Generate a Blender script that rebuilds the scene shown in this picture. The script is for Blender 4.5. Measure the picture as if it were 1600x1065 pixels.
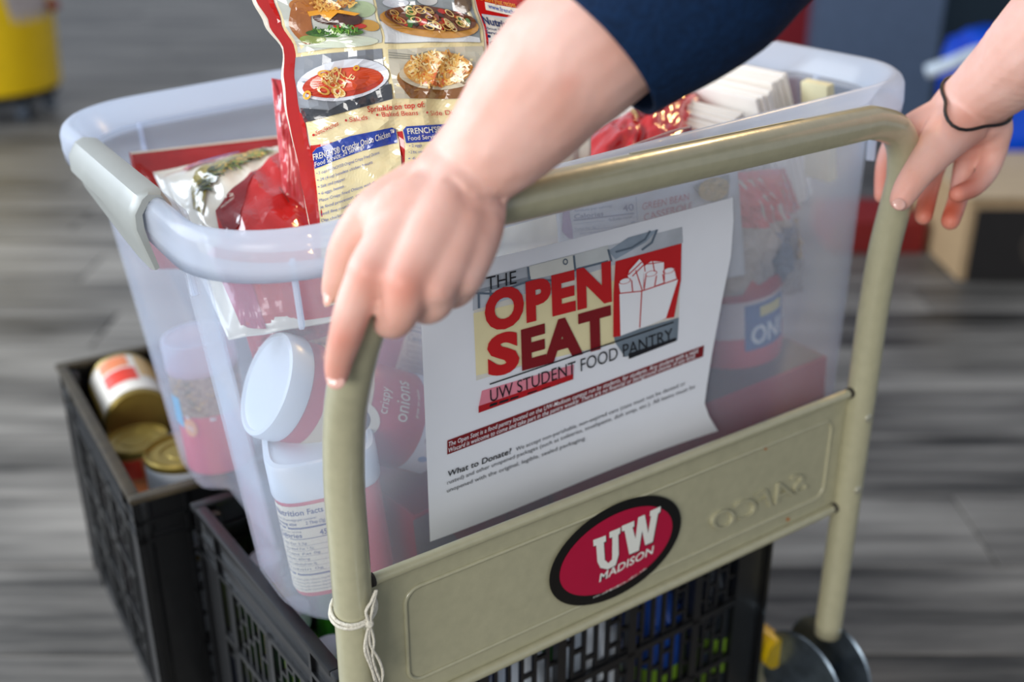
import bpy, bmesh, math, random
from math import sin, cos, pi, radians, sqrt, atan2
from mathutils import Vector as V, Matrix, Euler, noise
from mathutils.geometry import tessellate_polygon
random.seed(7)
for o in list(bpy.data.objects): bpy.data.objects.remove(o)
SC = bpy.context.scene
COL = SC.collection
# ------------------------------------------------------------------ camera
CAMZ = 0.95
FP = 1751.0
TH = math.atan(782/1751.0)
HD = radians(55.0)
CF = V((cos(HD)*cos(TH), sin(HD)*cos(TH), -sin(TH)))
CR = V((sin(HD), -cos(HD), 0))
CU = CR.cross(CF)
CO = V((0, 0, CAMZ))
cd = bpy.data.cameras.new('camera'); cam = bpy.data.objects.new('camera', cd); COL.objects.link(cam)
cam.matrix_world = Matrix((( CR.x, CU.x, -CF.x, 0), (CR.y, CU.y, -CF.y, 0), (CR.z, CU.z, -CF.z, CAMZ), (0,0,0,1)))
cd.sensor_fit = 'HORIZONTAL'; cd.sensor_width = 36; cd.lens = FP/1600*36; cd.clip_start = .02
cd.dof.use_dof = True; cd.dof.focus_distance = 0.75; cd.dof.aperture_fstop = 3.3
SC.camera = cam
# ------------------------------------------------------------------ world, lights, exposure
SC.view_settings.view_transform = 'Standard'; SC.view_settings.look = 'None'
SC.view_settings.gamma = 1; SC.view_settings.use_curve_mapping = False
SC.view_settings.exposure = 0.0
w = bpy.data.worlds.new('world'); SC.world = w; w.use_nodes = True
bg = w.node_tree.nodes['Background']; bg.inputs[0].default_value = (.78, .86, 1, 1); bg.inputs[1].default_value = 0.6
def ray(px, py): return CF*FP + CR*(px-800) + CU*(532.5-py)
def HH(f, r, z): return V((cos(HD)*f + sin(HD)*r, sin(HD)*f - cos(HD)*r, z))
def area(name, loc, target, sx, sy, power, col):
    l = bpy.data.lights.new(name, 'AREA'); l.shape = 'RECTANGLE'; l.size = sx; l.size_y = sy; l.energy = power; l.color = col
    o = bpy.data.objects.new(name, l); COL.objects.link(o); o.location = loc
    o.rotation_euler = (V(target)-V(loc)).to_track_quat('-Z', 'Y').to_euler(); return o
area('window_light', HH(1.4, -3.2, 1.9), HH(.8, 0, .6), 2.6, 1.8, 150, (.80, .89, 1))
area('front_fill', HH(-2.0, -1.3, 1.55), HH(.8, .1, .5), 1.6, 1.3, 70, (1, .97, .93))  # unseen fill lamp, added behind the camera to brighten front faces
sl_ = bpy.data.lights.new('warm_lamp', 'SPOT'); sl_.energy = 110; sl_.color = (1, .64, .26); sl_.spot_size = radians(34); sl_.spot_blend = .8; sl_.shadow_soft_size = .12
so_ = bpy.data.objects.new('warm_lamp', sl_); COL.objects.link(so_); so_.location = HH(2.5, .9, 2.2); so_.rotation_euler = (HH(.85, .28, .75)-HH(2.5, .9, 2.2)).to_track_quat('-Z', 'Y').to_euler()

def onY(px, py, Y): r = ray(px, py); return CO + r*(Y/r.y)
def onX(px, py, X): r = ray(px, py); return CO + r*(X/r.x)
def onZ(px, py, Z): r = ray(px, py); return CO + r*((Z-CAMZ)/r.z)
def atd(px, py, d): return CO + ray(px, py)*(d/FP)          # d = depth along the view axis
def onP(px, py, p, n): r = ray(px, py); return CO + r*((p-CO).dot(n)/r.dot(n))
# ------------------------------------------------------------------ materials
def s2l(c):
    if isinstance(c, str): c = [int(c[i:i+2], 16)/255 for i in (0, 2, 4)]
    return tuple((x/12.92 if x <= .04045 else ((x+.055)/1.055)**2.4) for x in c)
MC = {}
def mat(c, rough=.5, metal=0, var=.08, bump=.0, scale=40, spec=.5, sss=0, coat=0, name=None):
    key = (c, rough, metal, var, bump, scale, spec, sss, coat)
    if key in MC: return MC[key]
    m = bpy.data.materials.new(name or 'm_%s' % c); m.use_nodes = True; nt = m.node_tree; N = nt.nodes; L = nt.links
    b = N['Principled BSDF']; rgb = s2l(c)
    tc = N.new('ShaderNodeTexCoord'); nz = N.new('ShaderNodeTexNoise'); nz.inputs['Scale'].default_value = scale; nz.inputs['Detail'].default_value = 4
    L.new(tc.outputs['Object'], nz.inputs['Vector'])
    cr = N.new('ShaderNodeValToRGB'); L.new(nz.outputs['Fac'], cr.inputs['Fac'])
    cr.color_ramp.elements[0].position = .3; cr.color_ramp.elements[1].position = .7
    cr.color_ramp.elements[0].color = (*[x*(1-var) for x in rgb], 1); cr.color_ramp.elements[1].color = (*[min(1, x*(1+var)) for x in rgb], 1)
    L.new(cr.outputs['Color'], b.inputs['Base Color'])
    b.inputs['Roughness'].default_value = rough; b.inputs['Metallic'].default_value = metal
    b.inputs['Specular IOR Level'].default_value = spec
    if sss: b.inputs['Subsurface Weight'].default_value = sss; b.inputs['Subsurface Radius'].default_value = (.01, .004, .002); b.inputs['Subsurface Scale'].default_value = 1
    if coat: b.inputs['Coat Weight'].default_value = coat; b.inputs['Coat Roughness'].default_value = .08
    if bump:
        bp = N.new('ShaderNodeBump'); bp.inputs['Strength'].default_value = bump; bp.inputs['Distance'].default_value = .002
        L.new(nz.outputs['Fac'], bp.inputs['Height']); L.new(bp.outputs[0], b.inputs['Normal'])
    MC[key] = m; return m
def milky(name, through, col=(.82, .89, 1), rough=.3, trans=.5):
    m = bpy.data.materials.new(name); m.use_nodes = True; nt = m.node_tree; N = nt.nodes; L = nt.links
    b = N['Principled BSDF']; b.inputs['Base Color'].default_value = (*col, 1); b.inputs['Roughness'].default_value = rough
    nz = N.new('ShaderNodeTexNoise'); nz.inputs['Scale'].default_value = 9; tc = N.new('ShaderNodeTexCoord'); L.new(tc.outputs['Object'], nz.inputs['Vector'])
    mr = N.new('ShaderNodeMapRange'); mr.inputs['To Min'].default_value = through-.04; mr.inputs['To Max'].default_value = through+.04; L.new(nz.outputs['Fac'], mr.inputs['Value'])
    tl = N.new('ShaderNodeBsdfTranslucent'); tl.inputs[0].default_value = (*col, 1)
    m1 = N.new('ShaderNodeMixShader'); m1.inputs[0].default_value = trans; L.new(b.outputs[0], m1.inputs[1]); L.new(tl.outputs[0], m1.inputs[2])
    tp = N.new('ShaderNodeBsdfTransparent'); tp.inputs[0].default_value = (.96, .98, 1, 1)
    m2 = N.new('ShaderNodeMixShader'); L.new(mr.outputs[0], m2.inputs[0]); L.new(m1.outputs[0], m2.inputs[1]); L.new(tp.outputs[0], m2.inputs[2])
    L.new(m2.outputs[0], N['Material Output'].inputs[0]); return m
def floor_mat(name, dark, light):
    m = bpy.data.materials.new(name); m.use_nodes = True; nt = m.node_tree; N = nt.nodes; L = nt.links
    b = N['Principled BSDF']; tc = N.new('ShaderNodeTexCoord'); oi = N.new('ShaderNodeObjectInfo')
    ad = N.new('ShaderNodeVectorMath'); ad.operation = 'ADD'; sc = N.new('ShaderNodeVectorMath'); sc.operation = 'SCALE'; sc.inputs['Scale'].default_value = 37
    L.new(oi.outputs['Location'], sc.inputs[0]); L.new(tc.outputs['Object'], ad.inputs[0]); L.new(sc.outputs[0], ad.inputs[1])
    mp = N.new('ShaderNodeMapping'); mp.inputs['Scale'].default_value = (2.2, 34, 1); L.new(ad.outputs[0], mp.inputs[0])
    n1 = N.new('ShaderNodeTexNoise'); n1.inputs['Scale'].default_value = 1; n1.inputs['Detail'].default_value = 7; n1.inputs['Roughness'].default_value = .62; L.new(mp.outputs[0], n1.inputs['Vector'])
    mp2 = N.new('ShaderNodeMapping'); mp2.inputs['Scale'].default_value = (1.5, 7, 1); L.new(ad.outputs[0], mp2.inputs[0])
    n2 = N.new('ShaderNodeTexNoise'); n2.inputs['Scale'].default_value = 1; n2.inputs['Detail'].default_value = 3; L.new(mp2.outputs[0], n2.inputs['Vector'])
    mx = N.new('ShaderNodeMath'); mx.operation = 'ADD'; L.new(n1.outputs['Fac'], mx.inputs[0]); L.new(n2.outputs['Fac'], mx.inputs[1])
    m3 = N.new('ShaderNodeMath'); m3.operation = 'MULTIPLY_ADD'; m3.inputs[1].default_value = .16; L.new(oi.outputs['Random'], m3.inputs[0]); L.new(mx.outputs[0], m3.inputs[2])
    cr = N.new('ShaderNodeValToRGB'); L.new(m3.outputs[0], cr.inputs[0])
    mr = N.new('ShaderNodeMapRange'); mr.inputs['From Min'].default_value = .8; mr.inputs['From Max'].default_value = 1.38; L.new(m3.outputs[0], mr.inputs[0]); L.new(mr.outputs[0], cr.inputs[0])
    cr.color_ramp.elements[0].color = (*s2l(dark), 1); cr.color_ramp.elements[1].color = (*s2l(light), 1)
    L.new(cr.outputs[0], b.inputs['Base Color']); b.inputs['Roughness'].default_value = .45
    bp = N.new('ShaderNodeBump'); bp.inputs['Strength'].default_value = .25; bp.inputs['Distance'].default_value = .001; L.new(n1.outputs['Fac'], bp.inputs['Height']); L.new(bp.outputs[0], b.inputs['Normal'])
    return m
# ------------------------------------------------------------------ object helpers
def tag(o, label=None, cat=None, group=None, kind=None):
    if label: o['label'] = label
    if cat: o['category'] = cat
    if group: o['group'] = group
    if kind: o['kind'] = kind
    return o
def empty(name, loc, label=None, cat=None, group=None):
    o = bpy.data.objects.new(name, None); COL.objects.link(o); o.location = loc; o.empty_display_size = .05
    o.matrix_world = Matrix.Translation(V(loc)); return tag(o, label, cat, group)
def link(name, me, parent=None):
    o = bpy.data.objects.new(name, me); COL.objects.link(o)
    if parent:
        o.parent = parent; T = V(parent.location) if parent.type == 'EMPTY' else V((0, 0, 0))
        o.matrix_parent_inverse = Matrix.Translation(-T)
    return o
def mk(name, vs, fs, m, parent=None, smooth=True, idx=None):
    me = bpy.data.meshes.new(name); me.from_pydata([tuple(v) for v in vs], [], fs); me.validate()
    for x in (m if isinstance(m, (list, tuple)) else [m]): me.materials.append(x)
    if idx and len(idx) == len(me.polygons): me.polygons.foreach_set('material_index', idx)
    if smooth:
        me.polygons.foreach_set('use_smooth', [True]*len(me.polygons))
    o = link(name, me, parent)
    if smooth == 'auto':
        bm = bmesh.new(); bm.from_mesh(me)
        for e in bm.edges:
            if len(e.link_faces) == 2 and e.calc_face_angle(0) > .6: e.smooth = False
        bm.to_mesh(me); bm.free()
    return o
class MB:
    def __init__(s): s.v = []; s.f = []; s.i = []
    def add(s, vs, fs, k=0):
        n = len(s.v); s.v += [V(x) for x in vs]; s.f += [tuple(a+n for a in f) for f in fs]; s.i += [k]*len(fs)
    def box(s, c, d, M=None, k=0, b=0):
        c = V(c); d = V(d)/2
        if b:
            bm = bmesh.new(); bmesh.ops.create_cube(bm, size=1)
            for x in bm.verts: x.co = V((x.co.x*2*d.x, x.co.y*2*d.y, x.co.z*2*d.z))
            bmesh.ops.bevel(bm, geom=bm.edges[:], offset=b, segments=2, affect='EDGES', profile=.5)
            bm.verts.index_update(); vs = [x.co.copy()+c for x in bm.verts]; fs = [[q.index for q in f.verts] for f in bm.faces]; bm.free()
        else:
            vs = [c+V((x*d.x, y*d.y, z*d.z)) for x in (-1, 1) for y in (-1, 1) for z in (-1, 1)]
            fs = [(0,1,3,2), (4,6,7,5), (0,4,5,1), (2,3,7,6), (0,2,6,4), (1,5,7,3)]
        if M: vs = [M @ x for x in vs]
        s.add(vs, fs, k)
    def tube(s, pts, r, n=12, k=0, cap=True, closed=False):
        pts = [V(p) for p in pts]; rs = r if isinstance(r, (list, tuple)) else [r]*len(pts)
        N = len(pts); up = None; vs = []
        for i, p in enumerate(pts):
            a = pts[(i-1) % N] if (i > 0 or closed) else p; b = pts[(i+1) % N] if (i < N-1 or closed) else p
            t = (b-a).normalized()
            if up is None: up = t.orthogonal().normalized()
            up = (up - t*up.dot(t)).normalized(); q = t.cross(up)
            vs += [p + up*cos(2*pi*j/n)*rs[i] + q*sin(2*pi*j/n)*rs[i] for j in range(n)]
        fs = []
        for i in range(N if closed else N-1):
            i2 = (i+1) % N
            fs += [(i*n+j, i*n+(j+1) % n, i2*n+(j+1) % n, i2*n+j) for j in range(n)]
        if cap and not closed: fs += [tuple(range(n-1, -1, -1)), tuple((N-1)*n+j for j in range(n))]
        s.add(vs, fs, k)
    def lathe(s, prof, M, n=40, k=0, sq=0):
        # prof: list of (r, z); sq>0 makes the section a rounded square
        vs = []
        for r, z in prof:
            for j in range(n):
                a = 2*pi*j/n; c, q = cos(a), sin(a)
                g = 1 if not sq else (abs(c)**(2+sq)+abs(q)**(2+sq))**(-1/(2+sq))
                vs.append(M @ V((r*g*c, r*g*q, z)))
        fs = []
        for i in range(len(prof)-1):
            fs += [(i*n+j, i*n+(j+1) % n, (i+1)*n+(j+1) % n, (i+1)*n+j) for j in range(n)]
        if prof[0][0] > 0: fs.append(tuple(range(n-1, -1, -1)))
        if prof[-1][0] > 0: fs.append(tuple((len(prof)-1)*n+j for j in range(n)))
        s.add(vs, fs, k)
    def sphere(s, c, r, k=0, M=None, n=12):
        c = V(c); rr = V(r) if not isinstance(r, (int, float)) else V((r, r, r)); vs = []; fs = []
        for i in range(n+1):
            t = pi*i/n
            for j in range(2*n): a = pi*j/n; p = V((rr.x*sin(t)*cos(a), rr.y*sin(t)*sin(a), rr.z*cos(t))); vs.append((M @ p if M else p)+c)
        for i in range(n):
            for j in range(2*n): fs.append((i*2*n+j, (i+1)*2*n+j, (i+1)*2*n+(j+1) % (2*n), i*2*n+(j+1) % (2*n)))
        s.add(vs, fs, k)
    def build(s, name, m, parent=None, smooth=True): return mk(name, s.v, s.f, m, parent, smooth, s.i)
def axis_mat(p, ax, face=None):
    z = V(ax).normalized(); f = V(face) if face else (CO-p)
    x = (f - z*f.dot(z)).normalized(); y = z.cross(x)
    return Matrix(((x.x, y.x, z.x, p.x), (x.y, y.y, z.y, p.y), (x.z, y.z, z.z, p.z), (0, 0, 0, 1)))
def smoothline(pts, k=6):
    pts = [V(p) for p in pts]; out = []
    for i in range(len(pts)-1):
        a = pts[max(0, i-1)]; b = pts[i]; c = pts[i+1]; d = pts[min(len(pts)-1, i+2)]
        for j in range(k):
            t = j/k; out.append(.5*((2*b)+(c-a)*t+(2*a-5*b+4*c-d)*t*t+(-a+3*b-3*c+d)*t**3))
    out.append(pts[-1]); return out
# text -> 2-D triangles
TCACHE = {}
def glyphs(s, bold=0, shear=0, extrude=0, bevel=0):
    key = (s, bold, shear, extrude, bevel)
    if key in TCACHE: return TCACHE[key]
    c = bpy.data.curves.new('t', 'FONT'); c.body = s; c.size = 1; c.offset = bold; c.shear = shear; c.extrude = extrude; c.bevel_depth = bevel
    c.resolution_u = 4 if len(s) < 30 else 2; c.space_character = 1+bold*1.5
    o = bpy.data.objects.new('t', c); COL.objects.link(o)
    dg = bpy.context.evaluated_depsgraph_get(); me = bpy.data.meshes.new_from_object(o.evaluated_get(dg))
    vs = [v.co.copy() for v in me.vertices]; fs = [tuple(p.vertices) for p in me.polygons]
    bpy.data.objects.remove(o); bpy.data.curves.remove(c); bpy.data.meshes.remove(me)
    x0 = min(v.x for v in vs); x1 = max(v.x for v in vs)
    vs = [V(((v.x-x0), v.y, v.z)) for v in vs]
    TCACHE[key] = (vs, fs, x1-x0); return TCACHE[key]
CAP = .729*.98
class Pr:                                                     # flat print carried on a surface
    def __init__(s, to3, eps=.00035, d=0): s.d = d; s.t = to3; s.e = eps; s.v = []; s.f = []; s.i = []; s.m = []
    def _m(s, m):
        if m not in s.m: s.m.append(m)
        return s.m.index(m)
    def add(s, vs, fs, m, L, zs=None):
        n = len(s.v); k = s._m(m)
        s.v += [s.t(p[0], p[1], L*s.e + (zs[i] if zs else 0)) for i, p in enumerate(vs)]
        s.f += [tuple(a+n for a in f) for f in fs]; s.i += [k]*len(fs)
    def quad(s, a, b, c, d, m, L=1, n=8, q=None):             # corners in order round
        q = q or n; vs = []; fs = []
        for j in range(q+1):
            for i in range(n+1):
                u = i/n; v = j/q
                vs.append([(a[k]*(1-u)+b[k]*u)*(1-v)+(d[k]*(1-u)+c[k]*u)*v for k in (0, 1)])
        for j in range(q):
            for i in range(n): fs.append((j*(n+1)+i, j*(n+1)+i+1, (j+1)*(n+1)+i+1, (j+1)*(n+1)+i))
        s.add(vs, fs, m, L)
    def ell(s, c, ax, ay, m, L=1, n=28, a0=0, a1=2*pi, inner=0, rings=3):
        vs = []; fs = []
        for r in range(rings+1):
            q = inner+(1-inner)*r/rings
            for i in range(n+1):
                a = a0+(a1-a0)*i/n; vs.append((c[0]+q*(ax[0]*cos(a)+ay[0]*sin(a)), c[1]+q*(ax[1]*cos(a)+ay[1]*sin(a))))
        for r in range(rings):
            for i in range(n): fs.append((r*(n+1)+i, r*(n+1)+i+1, (r+1)*(n+1)+i+1, (r+1)*(n+1)+i))
        s.add(vs, fs, m, L)
    def poly(s, pts, m, L=1):
        t = [tuple(V((pts[i][0], pts[i][1])) for i in x) for x in tessellate_polygon([[V((p[0], p[1], 0)) for p in pts]])]
        if s.d:                                               # refine so that the print follows a curved surface
            out = []; st = [(x, 0) for x in t]
            while st:
                (a, b, c), k = st.pop(); e = [(b-a).length, (c-b).length, (a-c).length]; j = e.index(max(e))
                if e[j] < s.d or k > 11: out.append((a, b, c)); continue
                if j == 1: a, b, c = b, c, a
                elif j == 2: a, b, c = c, a, b
                m_ = (a+b)/2; st += [((a, m_, c), k+1), ((m_, b, c), k+1)]
            t = out
        vs = []; fs = []
        for x in t: fs.append((len(vs), len(vs)+1, len(vs)+2)); vs += x
        s.add(vs, fs, m, L)
    def stroke(s, pts, w, m, L=1):
        vs = []; fs = []
        for i, p in enumerate(pts):
            a = pts[max(0, i-1)]; b = pts[min(len(pts)-1, i+1)]; d = V((b[0]-a[0], b[1]-a[1])); d.normalize()
            vs += [(p[0]-d.y*w/2, p[1]+d.x*w/2), (p[0]+d.y*w/2, p[1]-d.x*w/2)]
        for i in range(len(pts)-1): fs.append((2*i, 2*i+1, 2*i+3, 2*i+2))
        s.add(vs, fs, m, L)
    def text(s, txt, p0, p1, h, m, L=2, bold=0, shear=0, up=(0, -1), extrude=0, bevel=0):
        vs, fs, w = glyphs(txt, bold, shear, extrude, bevel); k = h/CAP
        P = [(p0[0]+(p1[0]-p0[0])*v.x/w+up[0]*k*v.y, p0[1]+(p1[1]-p0[1])*v.x/w+up[1]*k*v.y) for v in vs]
        s.add(P, fs, m, L, [v.z for v in vs] if extrude or bevel else None)
    def build(s, name, parent): 
        return mk(name, s.v, s.f, s.m, parent, False, s.i)
def ZM(k, ox, oy): return lambda x, y: (ox+x/k, oy+y/k)
# ================================================================== floor and planks
FM = floor_mat('wood_plank', '1f1d1a', '99938a')
fl = mk('floor', [HH(-1.5, -5, -.004), HH(-1.5, 5, -.004), HH(9.5, 5, -.004), HH(9.5, -5, -.004)], [(0, 1, 2, 3)], mat('4a4742', .6), None, False); tag(fl, kind='structure')
PW, PL = .19, 1.25
bm = bmesh.new(); bmesh.ops.create_cube(bm, size=1)
for v in bm.verts: v.co = V((v.co.x*(PL-.003), v.co.y*(PW-.003), v.co.z*.006))
bmesh.ops.bevel(bm, geom=[e for e in bm.edges if e.verts[0].co.z > 0 and e.verts[1].co.z > 0], offset=.0012, segments=1, affect='EDGES')
pm = bpy.data.meshes.new('plank'); bm.to_mesh(pm); bm.free(); pm.materials.append(FM)
ang = HD - pi/2
np_ = 0
for r in range(2, 42):
    f = r*PW+.1
    half = f*.50+.55; off = (r*.437) % 1*PL
    k0 = math.floor((-half-off)/PL); k1 = math.ceil((half-off)/PL)
    for k in range(k0, k1+1):
        if np_ > 290: break
        o = bpy.data.objects.new('plank', pm); COL.objects.link(o); o.parent = fl
        o.location = HH(f, off+k*PL, -.0035+random.random()*.0006); o.rotation_euler = (0, 0, ang); np_ += 1
# ================================================================== far wall pieces
def slab(name, f0, f1, r0, r1, z0, z1, m, parent=None, b=0):
    q = MB(); vs = [HH(f, r, z) for f in (f0, f1) for r in (r0, r1) for z in (z0, z1)]
    q.add(vs, [(0,1,3,2), (4,6,7,5), (0,4,5,1), (2,3,7,6), (0,2,6,4), (1,5,7,3)]); return q.build(name, m, parent, False)
tag(slab('wall_back', 4.5, 4.6, .45, 6.5, 0, 2.7, mat('16303f', .6, var=.15, scale=3)), kind='structure')
pil = slab('trim_1', 4.10, 4.5, 1.08, 1.53, 0, 2.7, mat('52627a', .6)); tag(pil, kind='structure')
red = slab('trim_2', 4.2, 4.5, .72, 1.08, 0, 2.7, mat('7d0a16', .5)); tag(red, kind='structure')
# cardboard box with a dark printed end
bx = empty('cardboard_box', HH(2.66, 1.30, 0), 'brown cardboard box with one dark printed side under the blue plastic bag', 'box')
cb = mat('b99a72', .8, var=.05); dk = mat('201b18', .7)
slab('carton', 2.47, 2.86, 1.05, 1.62, .004, .205, cb, bx)
slab('printed_side', 2.466, 2.4705, 1.068, 1.62, .004, .178, dk, bx)
slab('top_flap', 2.46, 2.66, 1.04, 1.62, .205, .209, mat('cdb28c', .8), bx); slab('top_flap', 2.665, 2.87, 1.05, 1.62, .205, .209, mat('cdb28c', .8), bx)
e = Pr(lambda x, y, o: HH(2.4655-o, x, y)); mk_ = mat('4a4036', .7)
e.ell((1.245, .095), (.062, 0), (0, .062), mk_, 1, inner=.86); e.ell((1.245, .095), (.042, 0), (0, .042), mk_, 1, inner=.8); e.ell((1.245, .095), (.02, 0), (0, .024), mk_, 1)
for i in range(16):
    a = 2*pi*i/16; e.stroke([(1.245+.045*cos(a), .095+.045*sin(a)), (1.245+.052*cos(a), .095+.052*sin(a))], .006, mk_, 1)
e.build('round_emblem', bx)
# low red block behind the upright
rb = slab('storage_block', 2.66, 2.86, .80, 1.03, .004, .085, mat('8a1c17', .6)); tag(rb, 'low dark red block on the floor left of the brown cardboard box', 'block')
# blue plastic bag
def blob(name, c, half, m, parent, seed, amp=.12, n=26, wrinkle=14):
    vs = []; fs = []
    for i in range(n+1):
        t = pi*i/n
        for j in range(2*n):
            a = pi*j/n; d = V((cos(a)*sin(t), sin(a)*sin(t), cos(t)))
            p = V([abs(x)**.45*(1 if x > 0 else -1) for x in d]); p = p/max(1, p.length/1.35)
            k = 1+amp*noise.noise(d*2+V((seed, 0, 0)))+.05*noise.noise(d*wrinkle+V((0, seed, 0)))
            vs.append(HH(c[0]+p.x*half[0]*k, c[1]+p.y*half[1]*k, c[2]+p.z*half[2]*k))
    for i in range(n):
        for j in range(2*n): fs.append((i*2*n+j, (i+1)*2*n+j, (i+1)*2*n+(j+1) % (2*n), i*2*n+(j+1) % (2*n)))
    return mk(name, vs, fs, m, parent)
bb = empty('plastic_bag', HH(2.98, 1.4, .21), 'crumpled bright blue plastic bag behind and above the cardboard box', 'bag')
blob('bag_body', (3.10, 1.50, .30), (.17, .30, .185), mat('0a4fd0', .25, var=.3, scale=6, bump=.6), bb, 3)
tbm = MB(); tbm.tube(smoothline([HH(2.95, 1.30, .44), HH(2.92, 1.20, .455), HH(2.90, 1.12, .43), HH(2.92, 1.07, .405)]), .018, 10); tbm.build('white_handle', mat('d8e4ee', .4), bb)
slab('storage_bin', 2.9, 3.35, 1.15, 1.9, .004, .10, mat('1d3a66', .5)).name = 'storage_bin'
tag(bpy.data.objects['storage_bin'], 'low navy storage bin behind the brown cardboard box', 'bin')
# yellow rolling bucket, upper left
yb = empty('trash_can', HH(4.25, -1.97, 0), 'round yellow trash can with a grey label on a black wheeled dolly', 'trash can')
Yc = HH(4.25, -1.99, 0); YM = Matrix.Translation(Yc)
q = MB(); q.lathe([(.255, .100), (.275, .110), (.285, .3), (.30, .75), (.315, .76), (.315, .80), (.30, .80), (.285, .76), (.262, .14), (0, .13)], YM, 56); q.build('can_body', mat('e6bd00', .35), yb, 'auto')
q = MB(); q.lathe([(0, .070), (.245, .070), (.262, .078), (.262, .096), (.24, .100), (0, .100)], YM, 48); q.build('dolly', mat('14181c', .6), yb, 'auto')
for a in (-2.6, -1.2, -.35, .6, 2.2):
    c = Yc+V((cos(a)*.22, sin(a)*.22, 0)); q = MB(); q.tube([c+CR*-.014+V((0, 0, .034)), c+CR*.014+V((0, 0, .034))], .030, 16); q.box(c+V((0, 0, .062)), (.03, .03, .03)); q.build('caster', mat('5a6470', .4), yb, 'auto')
def ycan(x, y, o): return Yc+V((cos(x)*(.283+.02*(y-.3)/.45+o), sin(x)*(.283+.02*(y-.3)/.45+o), y))
fa = atan2(-CR.x, CR.x); base = HD-pi/2
e = Pr(ycan, .001); e.quad((base-.62, .30), (base+.0, .24), (base+.0, .74), (base-.95, .74), mat('b5a9a4', .6, var=.2, scale=30), 1, 16); e.build('paper_label', yb)
q = MB(); q.sphere(Yc+CR*.31+V((0, 0, .40)), .022); q.sphere(Yc+CR*.29+V((0, 0, .40)), .015); q.build('latch', mat('8a3a22', .5), yb)
# ================================================================== cart
ct = empty('platform_truck', (.50, .54, 0), 'beige steel folding platform truck with a tall bent tube handle', 'cart')
BG = mat('aaa688', .30, var=.05, bump=.12, scale=120, spec=.6, coat=.5)
xl, xr = .2535, .7495
def side(x, s):
    k = 1 if s > 0 else .30; dz = 0 if s > 0 else -.0075
    Y = lambda y: .54-(.54-y)*k
    return [V((x, .54, .252)), V((x, .54, .38)), V((x, .54, .48)), V((x, .54, .545)), V((x, .54, .595)), V((x, Y(.532), .645)), V((x, Y(.513), .69)), V((x+s*.002, Y(.503), .713+dz*.5)),
            V((x+s*.010, Y(.4975), .741+dz)), V((x+s*.026, Y(.4955), .757+dz)), V((x+s*.055, Y(.495), .7655+dz))]
path = smoothline(side(xl, 1), 6)+smoothline(side(xr, -1), 6)[::-1]
q = MB(); q.tube(path, .0127, 24); q.build('handle_tube', BG, ct)
# panel
PY = .545; ZT, ZB = CAMZ-.436, CAMZ-.5525
q = MB(); q.box(((xl+xr)/2, PY, (ZT+ZB)/2), (xr-xl-.024, .0016, ZT-ZB)); q.build('panel', BG, ct, False)
for z in (ZT, ZB):
    q = MB(); q.tube([(xl+.012, PY-.003, z), (xr-.012, PY-.003, z)], .0042, 14); q.build('rolled_edge', BG, ct, 'auto')
    for xa in (xl+.0125, xr-.0165):
        q = MB(); q.tube([(xa, PY-.003, z), (xa+.004, PY-.003, z)], .0048, 14); q.build('dark_gap', mat('2a241e', .8), ct)
def rrect(x0, x1, z0, z1, r, y, n=6):
    P = []
    for cx, cz, a in ((x1-r, z1-r, 0), (x0+r, z1-r, 90), (x0+r, z0+r, 180), (x1-r, z0+r, 270)):
        for k in range(n+1): t = radians(a+90*k/n); P.append(V((cx+r*cos(t), y, cz+r*sin(t))))
    return P
em = rrect(xl+.040, xr-.030, ZB+.018, ZT-.021, .011, PY-.0010)
q = MB(); q.tube(em, .0016, 8, closed=True); q.build('embossed_border', BG, ct)
for x in (xl, xr):
    for z in (ZT-.022, ZB+.022):
        q = MB(); q.sphere((x+(-.002 if x > .5 else .004), .54-.0118, z), (.0042, .0022, .0042)); q.build('rivet', mat('b0ae9a', .3, .4), ct)
panel_to3 = lambda x, y, o: onY(x, y, PY-.0010)+V((0, -o, 0))
e = Pr(panel_to3, .0003)
e.text('SAFCO', (1259, 763), (1111, 833), 31, BG, 1, bold=-.008, shear=.25, up=(-.05, -1), extrude=.0014, bevel=.0009)
e.build('embossed_lettering', ct)
# sticker
A = onY(849, 907, PY); B = onY(1073, 789, PY)
ec = onY(961.5, 857, PY); a_ = .0655
t1 = onY(1008, 764, PY).z; t2 = onY(905, 948, PY).z; b_ = .0430
K = mat('0a0908', .28, var=.02); RD = mat('b00a38', .3, var=.04); WH = mat('e6e6dc', .35, var=.02)
tn = .0
def st3(x, y, o): return V((ec.x+x, PY-.0026-o, ec.z+y))
e = Pr(st3, .0002)
e.ell((0, 0), (a_, 0), (0, b_), K, 1, 64); e.ell((0, 0.000), (a_*.855, 0), (0, b_*.80), RD, 2, 64)
def pxs(px, py): p = onY(px, py, PY-.0012); return (p.x-ec.x, p.z-ec.z)
Z5 = ZM(1307/270, 830, 740)
def slabtext(e, s, P0, P1, h, m, L):
    p0 = pxs(*Z5(*P0)); p1 = pxs(*Z5(*P1)); e.text(s, p0, p1, h, m, L, bold=.03, up=(.0, 1))
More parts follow.
